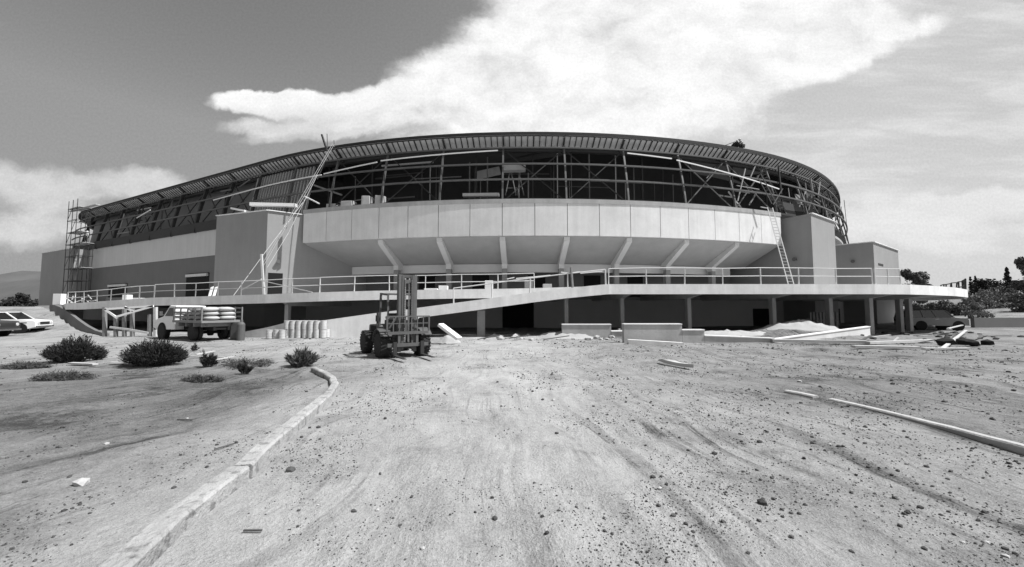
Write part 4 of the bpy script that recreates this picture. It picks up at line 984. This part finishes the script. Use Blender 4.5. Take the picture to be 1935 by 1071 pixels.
# stones
rocks('pale fist sized rock lying alone on the left dirt', 'rock', None, [(at_h(155, 897, .1).x, at_h(155, 897, .1).y, .075)], 'stone_l', 7, 'rock')
rocks('dark cube-like stone on the bare dirt right of centre', 'rock', None, [(at_h(1440, 947, .03).x, at_h(1440, 947, .03).y, .045)], 'stone', 9, 'rock', sq=(1, 1, .9))
rocks('dark stone just right of the near kerb', 'rock', None, [(at_h(550, 883, .03).x, at_h(550, 883, .03).y, .055)], 'stone', 12, 'rock')
rr = random.Random(21); L_ = []
while len(L_) < 110:
    px, py = rr.uniform(40, 1920), 690+370*rr.random()**1.2
    p = at_h(px, py, 0)
    if noise.noise(Vector((p.x*.8, p.y*.8, 3)))+(.25 if px > 1050 else 0) < rr.uniform(-.1, .5): continue
    kx = kerb_x(p.y)
    if kx is not None and abs(p.x-kx+.1) < .3: continue
    L_.append((p.x, p.y, rr.uniform(.014, .034)*(p.y/4.5)**.6))
sprot = []
for i in range(5):
    mb = MB(); mb.rock((0, 0, 0), 1.0, 500+i, sq=(1, 1, .65)); sprot.append(mb)
for i, (x, y, r) in enumerate(L_):
    if i < 5: o = sprot[i].build('loose_stone', 'stone' if i != 3 else 'kerb_r'); sprot[i] = o
    else: o = sprot[i % 5].copy(); COL.objects.link(o)
    o.scale = (r, r*.9, r); o.location = (x, y, ground(x, y)+r*.25); o.rotation_euler = (0, 0, i*.7); tag(o, 'small dark stone lying loose on the dirt lot', 'stone', 'loose stones on the dirt lot')
# gravel and clods: uncountable
mb = MB(); rr = random.Random(31); cnt = 0
while cnt < 24000:
    r = 2.2*math.exp(rr.random()*2.6); a = R_(rr.uniform(-58, 58)); x, y = r*math.sin(a), r*math.cos(a)
    dens_ = noise.noise(Vector((x*.7, y*.7, 3)))+.5*noise.noise(Vector((x*2.1, y*2.1, 8)))+.25*sm(0, 3, x)-.05
    kx = kerb_x(y)
    if kx is not None:
        if -.35 < x-kx < .05: continue
        if .05 < x-kx < 1.1: dens_ += .35 if y > 4.5 else .12
    if x > 1.2 and 3.5 < y < 9: dens_ += .16
    if dens_ < rr.uniform(-.05, .5): continue
    s = (.0028+.006*rr.random()**2.5)*(1 if rr.random() < .94 else 2.3)*(.6+r/7); z = ground(x, y)+s*.25
    o = len(mb.v); t = rr.uniform(0, 6)
    P = [(math.cos(t+k*2.1)*s*rr.uniform(.7, 1.3), math.sin(t+k*2.1)*s*rr.uniform(.7, 1.3)) for k in range(3)]
    mb.v += [(x+p[0], y+p[1], z-s*.4) for p in P]+[(x-p[0]*.7, y-p[1]*.7, z+s*.5) for p in P]
    mb.f += [(o, o+1, o+2), (o+3, o+5, o+4), (o, o+5, o+1), (o+1, o+3, o+2), (o+2, o+4, o), (o+1, o+5, o+3), (o+2, o+3, o+4), (o, o+4, o+5)]; cnt += 1
tag(mb.build('gravel', 'stone'), 'dark grit and clods scattered over the dirt', kind='stuff')

# ================================================================ VEGETATION
def bush(label, px0, px1, ytop, ybase, seed, m='bush', n=2600, up=.55, cat='shrub', nm='desert_shrub', group=None, leaf=.05, depth=.8):
    n = int(n*2.2); p = gp((px0+px1)/2, ybase-4); sc = p.y/F; W_ = (px1-px0)*sc/2*.95; H = (ybase-ytop)*sc*.92
    rr = random.Random(seed); mb = MB(); tw = MB()
    T = thing(nm, label, cat, tuple(p), group=group)
    stems = []
    for i in range(int(n/45)):
        a = rr.uniform(0, 2*math.pi); k = math.sqrt(rr.random()); tip = Vector((math.cos(a)*k*W_, math.sin(a)*k*W_*depth, H*(1-.55*k*k)*rr.uniform(.6, 1.0)*(1+.55*noise.noise(Vector((math.cos(a)*1.3, math.sin(a)*1.3+k, seed*3.1))))))
        base_ = Vector((math.cos(a)*k*W_*.35, math.sin(a)*k*W_*.3, 0)); stems.append((base_, tip))
        mid_ = base_.lerp(tip, .5)+Vector((0, 0, H*.06)); tw.tube(base_, mid_, .008, 3); tw.tube(mid_, tip, .005, 3)
        for j in range(45):
            t = rr.uniform(.12, 1.05)**.7; c = base_.lerp(tip, t)+Vector((rr.gauss(0, .05), rr.gauss(0, .05), rr.gauss(0, .04)))*W_*1.0
            if c.z < .01: c.z = .01
            d = ((tip-base_).normalized()*up+Vector((rr.gauss(0, .45), rr.gauss(0, .45), rr.gauss(0, .3)))).normalized(); s = leaf*rr.uniform(.8, 2.0)
            e = d.cross(Vector((rr.uniform(-1, 1), rr.uniform(-1, 1), .3))).normalized()*s*.11
            o = len(mb.v); mb.v += [tuple(c-e), tuple(c+e), tuple(c+d*s)]; mb.f.append((o, o+1, o+2))
    mb.build('foliage', m, T); tw.build('stems', 'twig', T); return T
bush('dark rounded shrub at the left with a small post in it', 92, 182, 636, 688, 1, n=4200, leaf=.07, up=1.0)
bush('low wispy shrub just right of the leftmost dark shrub', 165, 202, 655, 684, 2, n=700, leaf=.05)
bush('broadest dark shrub in front of the stake truck', 240, 345, 644, 695, 3, n=5200, leaf=.07, up=1.0)
bush('low outer clump on the right side of the broadest shrub', 325, 352, 664, 688, 33, n=500, leaf=.05)
bush('small round shrub right of the broadest dark shrub', 374, 410, 668, 698, 4, n=800, leaf=.06, up=.9)
bush('small tilted shrub standing alone nearest the lot', 448, 476, 683, 712, 5, n=500, leaf=.055, up=1.1)
bush('tiny sprig standing behind the small round shrub', 360, 374, 653, 668, 6, n=260, leaf=.05)
bush('dry grass tuft at the end of the curved kerb', 532, 598, 666, 697, 7, m='dry', n=1100, up=1.2, leaf=.10, cat='grass tuft', nm='grass_tuft')
bush('flat dry weed patch left of the grass tuft', 400, 520, 684, 695, 8, m='dry', n=700, leaf=.06, cat='weed patch', nm='weed_shadow_patch')
bush('long flat weed patch standing in for a shadow on the left dirt', 50, 190, 708, 722, 9, m='dry', n=1500, leaf=.05, cat='weed patch', nm='weed_shadow_patch', depth=.25)  # dark flat leaves stand in for a ground shadow
bush('small flat weed patch standing in for a shadow in the middle of the left dirt', 340, 425, 712, 725, 10, m='dry', n=900, leaf=.045, cat='weed patch', nm='weed_shadow_patch', depth=.3)  # shadow patch on the dirt, made of dark leaves
bush('flat weeds laid as the shadow cast left of the big shrubs', 0, 100, 690, 700, 12, m='dry', n=1300, leaf=.06, cat='weed patch', nm='weed_shadow_patch', depth=.25)  # dark leaves laid out as the shrub's cast shadow
mb = MB(); a = gp(121, 668); mb.bar(a-Vector((0, 0, .1)), a+Vector((0, 0, .62)), .09); solo(mb, 'stub_post', 'wood_d', 'short dark post sticking up beside the leftmost shrub', 'post')
plank('white plank lying on the ground between the two big shrubs', gq(133, 690, .06), gq(180, 692, .06), .14, .05)
plank('white plank on the ground left of the broadest shrub', gq(208, 689, .06), gq(250, 690, .06), .10, .05)
for i, (x0, y0, x1, y1) in enumerate([(335, 795, 364, 796), (405, 852, 443, 841), (460, 1007, 495, 1007)]):
    plank(['dark stick lying on the dirt in the middle of the left ground', 'dark stick lying just left of the kerb', 'dark stick lying right of the near kerb'][i], gq(x0, y0, .02), gq(x1, y1, .02), .014, .014, 'bark', 'stick', cat='stick')
for (x0, y0, x1, y1) in [(355, 676, 425, 680), (400, 684, 440, 678), (370, 672, 405, 667)]:
    plank('pale scrap board in the litter behind the small round shrub', gq(x0, y0, .05), gq(x1, y1, .08), .08, .03, 'wood', 'scrap_board', cat='board', group='scrap boards behind the small shrub')

def tree(label, x, y, H, W_, seed, m='leaf', trunk=.3, n=2600, cat='tree', nm='tree', group=None, leaf=.45, shape='round', zb=None, base=.25):
    rr = random.Random(seed); z = ground(x, y, False) if zb is None else zb; T = thing(nm, label, cat, (x, y, z), group=group); mb = MB(); tk_ = MB()
    tk_.tube((0, 0, -.3), (0, 0, H*.55), trunk*.5, 8, trunk*.25)
    cl = []
    if shape == 'cone':
        for i in range(60):
            t = rr.random(); rad = W_/2*(1-t)**.7*(.5+.5*min(1, t*6)); a = rr.uniform(0, 6.3); cl.append((Vector((math.cos(a)*rad*.55, math.sin(a)*rad*.55, H*(.04+.94*t))), rad*.6+.12))
    else:
        for i in range(26):
            a = rr.uniform(0, 6.3); t = rr.random(); k = math.sqrt(rr.random()); hh = H*(base+(1-base)*t*.85); rad = W_/2*k*math.sin(math.pi*(.18+.74*t))
            c = Vector((math.cos(a)*rad, math.sin(a)*rad, hh)); cl.append((c, W_*rr.uniform(.10, .2)))
            tk_.tube((0, 0, H*base*.8), c, trunk*.12, 5, trunk*.04)
    for i in range(n):
        c, r = rr.choice(cl); d = Vector((rr.gauss(0, 1), rr.gauss(0, 1), rr.gauss(0, .8))).normalized()*r*rr.uniform(.5, 1.08); p_ = c+d
        if p_.z < .05: p_.z = .05
        nn = (d.normalized()+Vector((rr.gauss(0, .6), rr.gauss(0, .6), rr.gauss(0, .6)))).normalized(); e1 = nn.orthogonal().normalized(); e2 = nn.cross(e1); s = leaf*rr.uniform(.5, 1.2)
        o = len(mb.v); mb.v += [tuple(p_+e1*s*.5), tuple(p_+e2*s*.4), tuple(p_-e1*s*.5), tuple(p_-e2*s*.4)]; mb.f.append((o, o+1, o+2, o+3))
    mb.build('crown', m, T); tk_.build('trunk', 'bark', T); return T
def tr(label, pxc, wpx, ytop, ybase, Y, seed, **k):
    x = (pxc-CX)/F*Y; a, b = at_y(pxc, ytop, Y).z, at_y(pxc, ybase, Y).z; k.setdefault('leaf', Y*.0052)
    zb = min(b, ground(x, Y, False)); return tree(label, x, Y, a-zb, wpx*Y/F, seed, zb=zb, **k)
tr('rounded grey green tree rising behind the right end of the terrace', 1722, 60, 500, 585, 80, 1, n=9000, base=.1)
tr('tall slim cypress right of the terrace end', 1906, 13, 504, 548, 110, 2, m='leaf_d', shape='cone', nm='cypress_tree', n=2200, leaf=.34)
tr('left one of the two short cypresses beyond the terrace railing', 1836, 9, 522, 565, 105, 3, m='leaf_d', shape='cone', nm='cypress_tree', n=1400, leaf=.3)
tr('right one of the two short cypresses beyond the terrace railing', 1845, 8, 521, 560, 108, 4, m='leaf_d', shape='cone', nm='cypress_tree', n=1400, leaf=.3)
tr('tree leaning in at the right edge of the photo', 1945, 50, 480, 560, 85, 5, n=7000, base=.15)
tr('broad dark tree on the hillside left of the slim cypress', 1870, 60, 524, 575, 105, 6, m='leaf_d', n=3600, base=.05)
tr('dark tree at the right of the slim cypress', 1930, 44, 532, 575, 105, 7, m='leaf_d', n=2600, base=.05)
for i, (px, w_, yt, yb, Y) in enumerate([(1868, 58, 545, 585, 78), (1900, 46, 541, 578, 84), (1838, 30, 556, 588, 80), (1925, 40, 552, 590, 70), (1845, 36, 570, 592, 62), (1788, 40, 566, 590, 75), (1765, 34, 572, 592, 80), (1812, 26, 575, 590, 70), (1855, 44, 556, 580, 92), (1882, 40, 552, 576, 95), (1912, 40, 556, 582, 88), (1830, 30, 566, 588, 84), (1935, 34, 560, 584, 78)]):
    tr('grey green bush in the scrub on the right hillside', px, w_, yt, yb, Y, 20+i, n=3200, base=.0, m='leaf' if i % 2 else 'scrub', nm='hillside_bush', cat='bush', group='bushes on the right hillside', trunk=.12, leaf=Y*.0042)
tr('taller dark tree on the plain at the far left', 38, 34, 551, 582, 120, 41, m='leaf_d', n=1800, base=.1)
tr('low dark tree left of the taller far left tree', 15, 36, 562, 582, 120, 42, m='leaf_d', n=1500, base=.0)
tr('low dark tree touching the left end tower', 62, 36, 566, 582, 125, 43, m='leaf_d', n=1500, base=.0)
# low dark wall on the right
mb = MB(); mb.bar((X_(1834, 37), 37, .45), (X_(2060, 38), 38, .45), .3, .9); solo(mb, 'garden_wall', 'stucco_dark', 'long low dark wall on the dirt at the right edge', 'wall')

# ================================================================ SCAFFOLD, LADDERS, HOIST, PEOPLE
sx0, sx1 = s_b0+2.2, s_b0+6.4
def scaffold():
    c = S(sx0, 1.5); T = thing('scaffold_tower', 'tall pipe scaffold tower standing in the corner by the far left end tower', 'scaffold', (c.x, c.y, 2.2))
    offs = (.8, 2.3); xs = frange(s_b0+.3, s_b0+5.6, 1.75); z0, z1 = 2.15, 17.4
    for o in offs:
        for s in xs:
            top = z1+(1.3 if o > 1 else .4)-(0 if s < xs[-1]-.1 else 6)
            mb = MB(); mb.tube(S3(s, o, z0), S3(s, o, top), .045, 5); mb.build('upright', 'steel', T, world=True)
    for i, z in enumerate(frange(4.1, z1, 1.9)):
        e = xs[-1] if z < 12 else xs[-2]
        for o in offs:
            mb = MB(); mb.tube(S3(xs[0]-.2, o, z), S3(e+.2, o, z), .04, 5); mb.build('ledger', 'steel', T, world=True)
        for s in xs:
            if s > e+.1: continue
            mb = MB(); mb.tube(S3(s, offs[0], z), S3(s, offs[1], z), .04, 5); mb.build('transom', 'steel', T, world=True)
        a, b = (xs[0], xs[1]) if i % 2 else (xs[1], xs[2])
        mb = MB(); mb.tube(S3(a, offs[1]+.05, z-1.9), S3(b, offs[1]+.05, z), .035, 5); mb.build('diagonal_brace', 'steel_l', T, world=True)
        if i in (2, 4, 5, 7):
            mb = MB(); mb.hexa([S3(xs[0]-.5, offs[0], z+.05), S3(e+.4, offs[0], z+.05), S3(e+.4, offs[1]-.2, z+.05), S3(xs[0]-.5, offs[1]-.2, z+.05)], [S3(xs[0]-.5, offs[0], z+.1), S3(e+.4, offs[0], z+.1), S3(e+.4, offs[1]-.2, z+.1), S3(xs[0]-.5, offs[1]-.2, z+.1)]); mb.build('platform', 'wood', T, world=True)
    mb = MB(); mb.bar(S3(xs[0]-2.2, 1.5, 17.45), S3(xs[-1]+2.5, 1.3, 17.5), .5, .08); mb.build('top_plank', 'wood', T, world=True)
    return T
scaffold()
def ladder(label, a, b, w=.45, n=None, m='wood', side_=None, t=1.0):
    a, b = Vector(a), Vector(b); T = thing('ladder', label, 'ladder', tuple(a)); d = (b-a).normalized(); sd = Vector(side_ or (1, 0, 0)); sd = (sd-d*sd.dot(d)).normalized()*w/2
    for k in (-1, 1): MB().bar(a+sd*k, b+sd*k, .075*t, .05*t).build('side_rail', m, T, world=True)
    n = n or int((b-a).length/.35)
    for i in range(1, n):
        p = a.lerp(b, i/n); MB().bar(p-sd, p+sd, .04*t).build('rung', m, T, world=True)
    return T
ladder('long timber ladder rising from the terrace to the panel top on the right', at_y(1497, 545, 35.6), at_y(1455, 392, 39.6), .5)
ladder('upper ladder leaning on the steel frame up to the roof edge at the right', at_y(1480, 398, 41.6), at_y(1422, 286, 42.6), .5, m='steel_l')
ladder('short ladder standing in the steel frame right of the long one', at_y(1462, 383, 39.7), at_y(1434, 330, 39.4), .4, m='steel_l')
# hoist rope and mast left
def rope(label, pts, r=.03, m='galv', nm='hoist_rope', cat='rope'):
    mb = MB()
    for a, b in zip(pts, pts[1:]): mb.tube(a, b, r, 6)
    return solo(mb, nm, m, label, cat)
A_, B_, C_ = at_y(632, 268, 37.8), at_y(565, 380, 37.2), at_y(497, 482, 34.5)
ladder('long slanting hoist ladder from the terrace to the roof edge at the left', at_y(497, 500, 33.5), at_y(630, 272, 36.3), .16, n=26, m='galv', side_=(1, .2, 0), t=.7)
rope('thin rope hanging from the hoist ladder to the ground by the truck', [at_y(580, 372, 36.5), at_y(497, 482, 33.0), at_y(440, 560, 29.5)], .022)
rope('second thin rope right of the slanting hoist ladder', [at_y(600, 330, 37), at_y(545, 440, 34.5), at_y(505, 505, 32)], .018)
mb = MB(); a = at_y(499, 560, 31.0); a.z = dh(a.x); b = at_y(494, 480, 31.0); mb.bar(a, b, .14); solo(mb, 'timber_post', 'wood', 'upright timber post on the terrace under the slanting hoist ladder', 'post')
for i, (q0, q1) in enumerate([((494, 530), (590, 552)), ((455, 548), (494, 527))]):
    mb = MB(); mb.bar(at_y(*q0, 30.7), at_y(*q1, 29.6), .08, .05); solo(mb, 'brace_board', 'wood', ['long thin board sloping down right from the timber post', 'short thin board sloping down left from the timber post'][i], 'board')
# poles above the roof edge
for i, (q0, q1) in enumerate([((608, 254), (618, 285)), ((618, 253), (619, 280)), ((631, 265), (632, 278))]):
    mb = MB(); mb.bar(at_y(*q0, 38.6), at_y(*q1, 38.3), .14 if i == 0 else .06); solo(mb, 'roof_pole', 'steel', ['thick tilted pole standing above the roof edge at the left', 'thin upright pole beside the tilted pole on the roof edge', 'stubby pole at the head of the slanting hoist ladder'][i], 'pole')
# white boards on the left tower top
plank('long white board lying on top of the left stair tower', at_y(474, 386, 40.0), at_y(560, 388, 40.3), .5, .32, 'board')
plank('short white board tipped on the edge of the left tower', at_y(440, 394, 40.6), at_y(466, 399, 39.9), .5, .18, 'board')
plank('short pale board on the panel top beside the hoist ladder', at_y(576, 371, 38.6), at_y(602, 384, 38.2), .3, .1, 'board')
# things stored on the upper floor
def crate(label, px, py, Y, w_, d_, h_, m='sack', nm='wrapped_bundle', cat='bundle', group=None):
    s = s_of(px, -.9); p = S(s, -.9); mb = MB(); k = .04*w_
    mb.hexa([(-w_/2, -d_/2, 0), (w_/2, -d_/2, 0), (w_/2, d_/2, 0), (-w_/2, d_/2, 0)], [(-w_/2+k, -d_/2, h_), (w_/2-k*2, -d_/2+k, h_*.95), (w_/2-k, d_/2, h_), (-w_/2, d_/2, h_)])
    o = mb.build(nm, m, bevel=.04); o.location = (p.x, p.y, 11.91); o.rotation_euler = (0, 0, rr.uniform(-.3, .1)); return tag(o, label, cat, group)
crate('large pale wrapped bundle on the upper floor, left of the open bays', 690, 370, 40.5, .95, .8, 1.0)
crate('square wrapped bundle on the upper floor, last of the row', 716, 370, 40.2, .9, .8, .95, 'cwall')
crate('long low pale pack on the upper floor behind the hoist', 655, 370, 41, 1.4, .8, .65)
crate('low dark pack at the left start of the open bays', 625, 370, 41.6, 1.2, .8, .5, 'cwall')
# trestle scaffold inside bay
T = thing('trestle_stage', 'timber trestle stage with a pale sheet on top, in the middle open bay', 'trestle', tuple(at_y(968, 368, 37.4)))
for x0, x1 in ((955, 963), (975, 966), (978, 983), (990, 980)):
    MB().bar(at_y(x0, 369, 37.2), at_y(x1, 326, 37.6), .08).build('leg', 'steel_l', T, world=True)
MB().bar(at_y(957, 355, 37.4), at_y(978, 355, 37.4), .06).build('brace', 'steel_l', T, world=True)
MB().bar(at_y(952, 319, 37.8), at_y(993, 318, 37.8), .8, .5).build('top_sheet', 'cwall', T, world=True)
plank('pale lumber stack on the upper floor left of the trestle stage', at_y(875, 369, 37.6), at_y(943, 368, 37.4), .5, .28, 'wood', 'lumber_stack', cat='lumber')
plank('tilted pale sheet hung behind the trestle stage', at_y(900, 332, 41.5), at_y(945, 322, 41.5), .1, .9, 'cwall', 'hung_sheet', cat='sheet')

# terrace clutter
def tb(label, px, py, Y, w_, h_, m='board', nm='material_box', cat='box', d_=.5, rz=0, group=None):
    p = at_y(px, py, Y); mb = MB(); mb.box(-w_/2, w_/2, -d_/2, d_/2, 0, h_); o = mb.build(nm, m, bevel=.015); o.location = (p.x, Y, dh(p.x)); o.rotation_euler = (0, 0, rz); return tag(o, label, cat, group)
tb('white box on the terrace edge just left of the ramp railing', 924, 545, 27.6, .55, .62)
tb('flat white box on the terrace right of the forklift mast', 838, 545, 27.8, .6, .32)
tb('pale block on the terrace between two ramp railing posts', 999, 545, 27.3, .55, .62, 'cwall', 'concrete_block', 'block')
tb('low pale pack behind the ramp railing near its top', 1034, 545, 27.6, .6, .3, 'wood')
tb('small white carton on the terrace left of the flat white box', 815, 545, 27.4, .9, .12)
tb('white cabinet standing on the far left end of the terrace', 112, 572, 40, .8, 1.1, 'white', 'site_cabinet', 'cabinet')
tb('white board pile on the terrace by the narrow dark doorway', 262, 560, 34, .9, .25)
tb('small white box on the terrace edge left of the white board pile', 241, 560, 33.2, .4, .5)
tb('dark low bin on the terrace at the left wall', 222, 562, 36, 1.6, .5, 'machine', 'waste_bin', 'bin')
for i, px in enumerate((396, 404)):
    a = at_y(px, 558, 29.3); a.z = dh(a.x); b = at_y(px+5, 542, 29.9); MB_ = MB(); MB_.bar(a, b, .22, .03, up=(0, 1, 0)); solo(MB_, 'leaning_board', 'board', ['left one of the two white boards leaning on the terrace railing', 'right one of the two white boards leaning on the terrace railing'][i], 'board')
rr = random.Random(77)
for i in range(12):
    px = rr.uniform(132, 180); a = at_y(px, rr.uniform(564, 574), 36.0); b = a+Vector((rr.uniform(-1, 1), rr.uniform(-.3, .3), rr.uniform(-.1, .5))); a.z = max(a.z, dh(a.x)+.05); b.z = max(b.z, dh(a.x)+.05)
    plank('loose pale board in the tangle at the left end of the terrace', a, b, .1, .05, 'wood', 'loose_board', cat='board', group='tangled boards on the left terrace')
for i, (x0, y0, x1, y1) in enumerate([(958, 527, 972, 524), (975, 526, 1040, 520), (1065, 518, 1095, 513), (1097, 516, 1138, 512), (1060, 514, 1075, 516)]):
    plank('white length of board carried along the ramp railing top', at_y(x0, y0, 27.0), at_y(x1, y1, 27.0), .2, .06, 'board', 'railing_board', cat='board', group='white boards along the ramp rail')
mb = MB(); a = at_y(1083, 541, 24.55); a.z -= .5; b = at_y(1079, 505, 24.5); mb.bar(a, b, .14, .1); solo(mb, 'shoring_post', 'wood_d', 'thick weathered post at the top of the ramp', 'post')

# timber shoring frame left of the truck
T = thing('timber_shoring', 'white timber shoring frame under the left end of the terrace', 'shoring', tuple(gp(245, 634)))
for px, yt, m in ((198, 580, 'wood_d'), (219, 597, 'wood_d'), (235, 582, 'wood_d'), (250, 583, 'wood_d'), (283, 594, 'wood_d'), (294, 580, 'wood')):
    Y = 25.2; a = at_y(px, 636, Y); b = at_y(px, yt, Y); a.z = ground(a.x, a.y)-.1; MB().bar(a, b, .16).build('post', m, T, world=True)
for (x0, y0, x1, y1) in ((198, 584, 290, 578), (198, 584, 222, 601), (221, 598, 290, 578), (236, 580, 252, 588), (208, 618, 240, 622), (240, 622, 280, 629)):
    MB().bar(at_y(x0, y0, 25.0), at_y(x1, y1, 25.0), .07, .12).build('cross_member', 'board' if y0 < 610 else 'wood', T, world=True)
# retaining wall along the embankment, darkened in colour for the terrace shade
mb = MB(); n_ = 8; rg = []
for i in range(n_+1):
    t = i/n_; p = EL0.lerp(EL1, t); d = (EL1-EL0).normalized(); nn = Vector((-d.y, d.x))*-.5; g_ = 1.95*sm(25.5, 39, p.y)
    rg.append([(p.x+nn.x*.6, p.y+nn.y*.6, -.3), (p.x+nn.x*.6, p.y+nn.y*.6, g_+.16), (p.x+nn.x, p.y+nn.y, g_+.16), (p.x+nn.x, p.y+nn.y, -.3)])
mb.loft(rg); solo(mb, 'embankment_wall', 'stucco_dark', 'sloping wall holding the dirt embankment, coloured dark for shade under the terrace end', 'wall')
# stack of crates under terrace right
T = thing('form_stack', 'stack of slatted forms standing in shade below the terrace', 'form stack', (26.9, 35.0, 0))
for j in range(2):
    mb = MB(); 
    for i in range(9): mb.box(25.6+i*.28, 25.6+i*.28+.14, 34.2, 34.35, .05+j*.75, .70+j*.75)
    mb.box(25.5, 28.1, 34.36, 34.5, .1+j*.75, .2+j*.75); mb.build('slatted_form', 'cwall', T, world=True)

# people
def person(label, loc, rz, pose, scale=1.0, helmet=True):
    J = dict(pelvis=(0, 0, .95), spine=(0, 0, 1.15), chest=(0, 0, 1.35), neck=(0, 0, 1.5), head0=(0, 0, 1.58), head=(0, .02, 1.70),
             shl=(.19, 0, 1.43), ell=(.25, 0, 1.15), wrl=(.27, .08, .9), hal=(.27, .1, .8), shr=(-.19, 0, 1.43), elr=(-.25, 0, 1.15), wrr=(-.27, .08, .9), har=(-.27, .1, .8),
             hil=(.1, 0, .92), knl=(.12, .03, .5), anl=(.13, 0, .08), tol=(.14, .17, .03), hir=(-.1, 0, .92), knr=(-.12, .03, .5), anr=(-.13, 0, .08), tor=(-.14, .17, .03))
    J.update(pose); names = list(J); idx = {k: i for i, k in enumerate(names)}
    E = [('pelvis', 'spine'), ('spine', 'chest'), ('chest', 'neck'), ('neck', 'head0'), ('head0', 'head'), ('chest', 'shl'), ('shl', 'ell'), ('ell', 'wrl'), ('wrl', 'hal'), ('chest', 'shr'), ('shr', 'elr'), ('elr', 'wrr'), ('wrr', 'har'),
         ('pelvis', 'hil'), ('hil', 'knl'), ('knl', 'anl'), ('anl', 'tol'), ('pelvis', 'hir'), ('hir', 'knr'), ('knr', 'anr'), ('anr', 'tor')]
    RD = dict(pelvis=.15, spine=.135, chest=.155, neck=.06, head0=.075, head=.10, hil=.10, hir=.10, knl=.065, knr=.065, anl=.045, anr=.045, tol=.04, tor=.04, shl=.07, shr=.07, ell=.045, elr=.045, wrl=.03, wrr=.03, hal=.04, har=.04)
    def skin(nm, keep, m, par, k=1.0, root='pelvis'):
        kp = [n for n in names if n in keep]; me = bpy.data.meshes.new(nm); ix = {n: i for i, n in enumerate(kp)}
        me.from_pydata([J[n] for n in kp], [(ix[a], ix[b]) for a, b in E if a in ix and b in ix], []); o = bpy.data.objects.new(nm, me); COL.objects.link(o); o.parent = par
        o.modifiers.new('skin', 'SKIN'); me.skin_vertices.new() if not me.skin_vertices else None
        for n in kp: v_ = me.skin_vertices[0].data[ix[n]]; v_.radius = (RD[n]*k, RD[n]*k); v_.use_root = n == (root if root in ix else kp[0])
        sb = o.modifiers.new('sub', 'SUBSURF'); sb.levels = sb.render_levels = 1; me.materials.append(M[m]); return o
    T = thing('person', label, 'person', loc, rz); T.scale = (scale,)*3
    skin('body', names, 'skin', T); skin('shirt', ['pelvis', 'spine', 'chest', 'shl', 'ell', 'shr', 'elr'], 'cloth', T, 1.12)
    skin('trousers', ['pelvis', 'hil', 'knl', 'anl', 'hir', 'knr', 'anr'], 'cloth_d', T, 1.15)
    if helmet:
        hx = Vector(J['head']); mb = MB(); mb.lathe(hx+Vector((0, 0, .02)), (0, 0, 1), [(0, .16), (.015, .125), (.07, .115), (.11, .07), (.13, .01)], 14); mb.build('hard_hat', 'white', T)
    return T
pp = S3(xs_ if False else s_b0+5.9, 1.6, 11.75)
person('worker in a pale shirt standing on the scaffold beside the left wall', tuple(pp), R_(160), dict(wrl=(.2, .35, 1.3), hal=(.18, .42, 1.36), ell=(.27, .12, 1.2)))
_s = s_of(1412, -1.4); rp_ = S(_s, -1.4)
person('worker crouching on the roof edge at the right', (rp_.x, rp_.y, 18.68), R_(120), dict(pelvis=(0, -.15, .42), spine=(0, -.02, .58), chest=(0, .14, .72), neck=(0, .26, .84), head0=(0, .30, .90), head=(0, .36, 1.0),
    shl=(.19, .18, .80), ell=(.24, .38, .62), wrl=(.16, .55, .5), hal=(.14, .62, .42), shr=(-.19, .18, .80), elr=(-.24, .38, .62), wrr=(-.16, .55, .5), har=(-.14, .62, .42),
    hil=(.1, -.15, .40), hir=(-.1, -.15, .40), knl=(.16, .25, .48), knr=(-.16, .25, .48), anl=(.14, .05, .08), anr=(-.14, .05, .08), tol=(.15, .22, .04), tor=(-.15, .22, .04)))
T = thing('roof_winch', 'dark winch with a hooped guard on the roof edge beside the crouching worker', 'winch', (rp_.x-.85, rp_.y-.1, 18.66))
mb = MB(); mb.lathe((.1, 0, .42), (0, 1, 0), [(-.25, .1), (-.25, .32), (-.2, .32), (-.2, .18), (.2, .18), (.2, .32), (.25, .32), (.25, .1)], 16); mb.build('drum', 'black', T)
for y in (-.3, .3):
    mb = MB(); mb.bar((-.4, y, 0), (.1, y, .85), .06); mb.bar((.1, y, .85), (.6, y, 0), .06); mb.build('frame', 'black', T)
mb = MB(); mb.bar((-1.5, 0, .25), (.1, 0, .85), .05); mb.build('boom', 'steel', T)
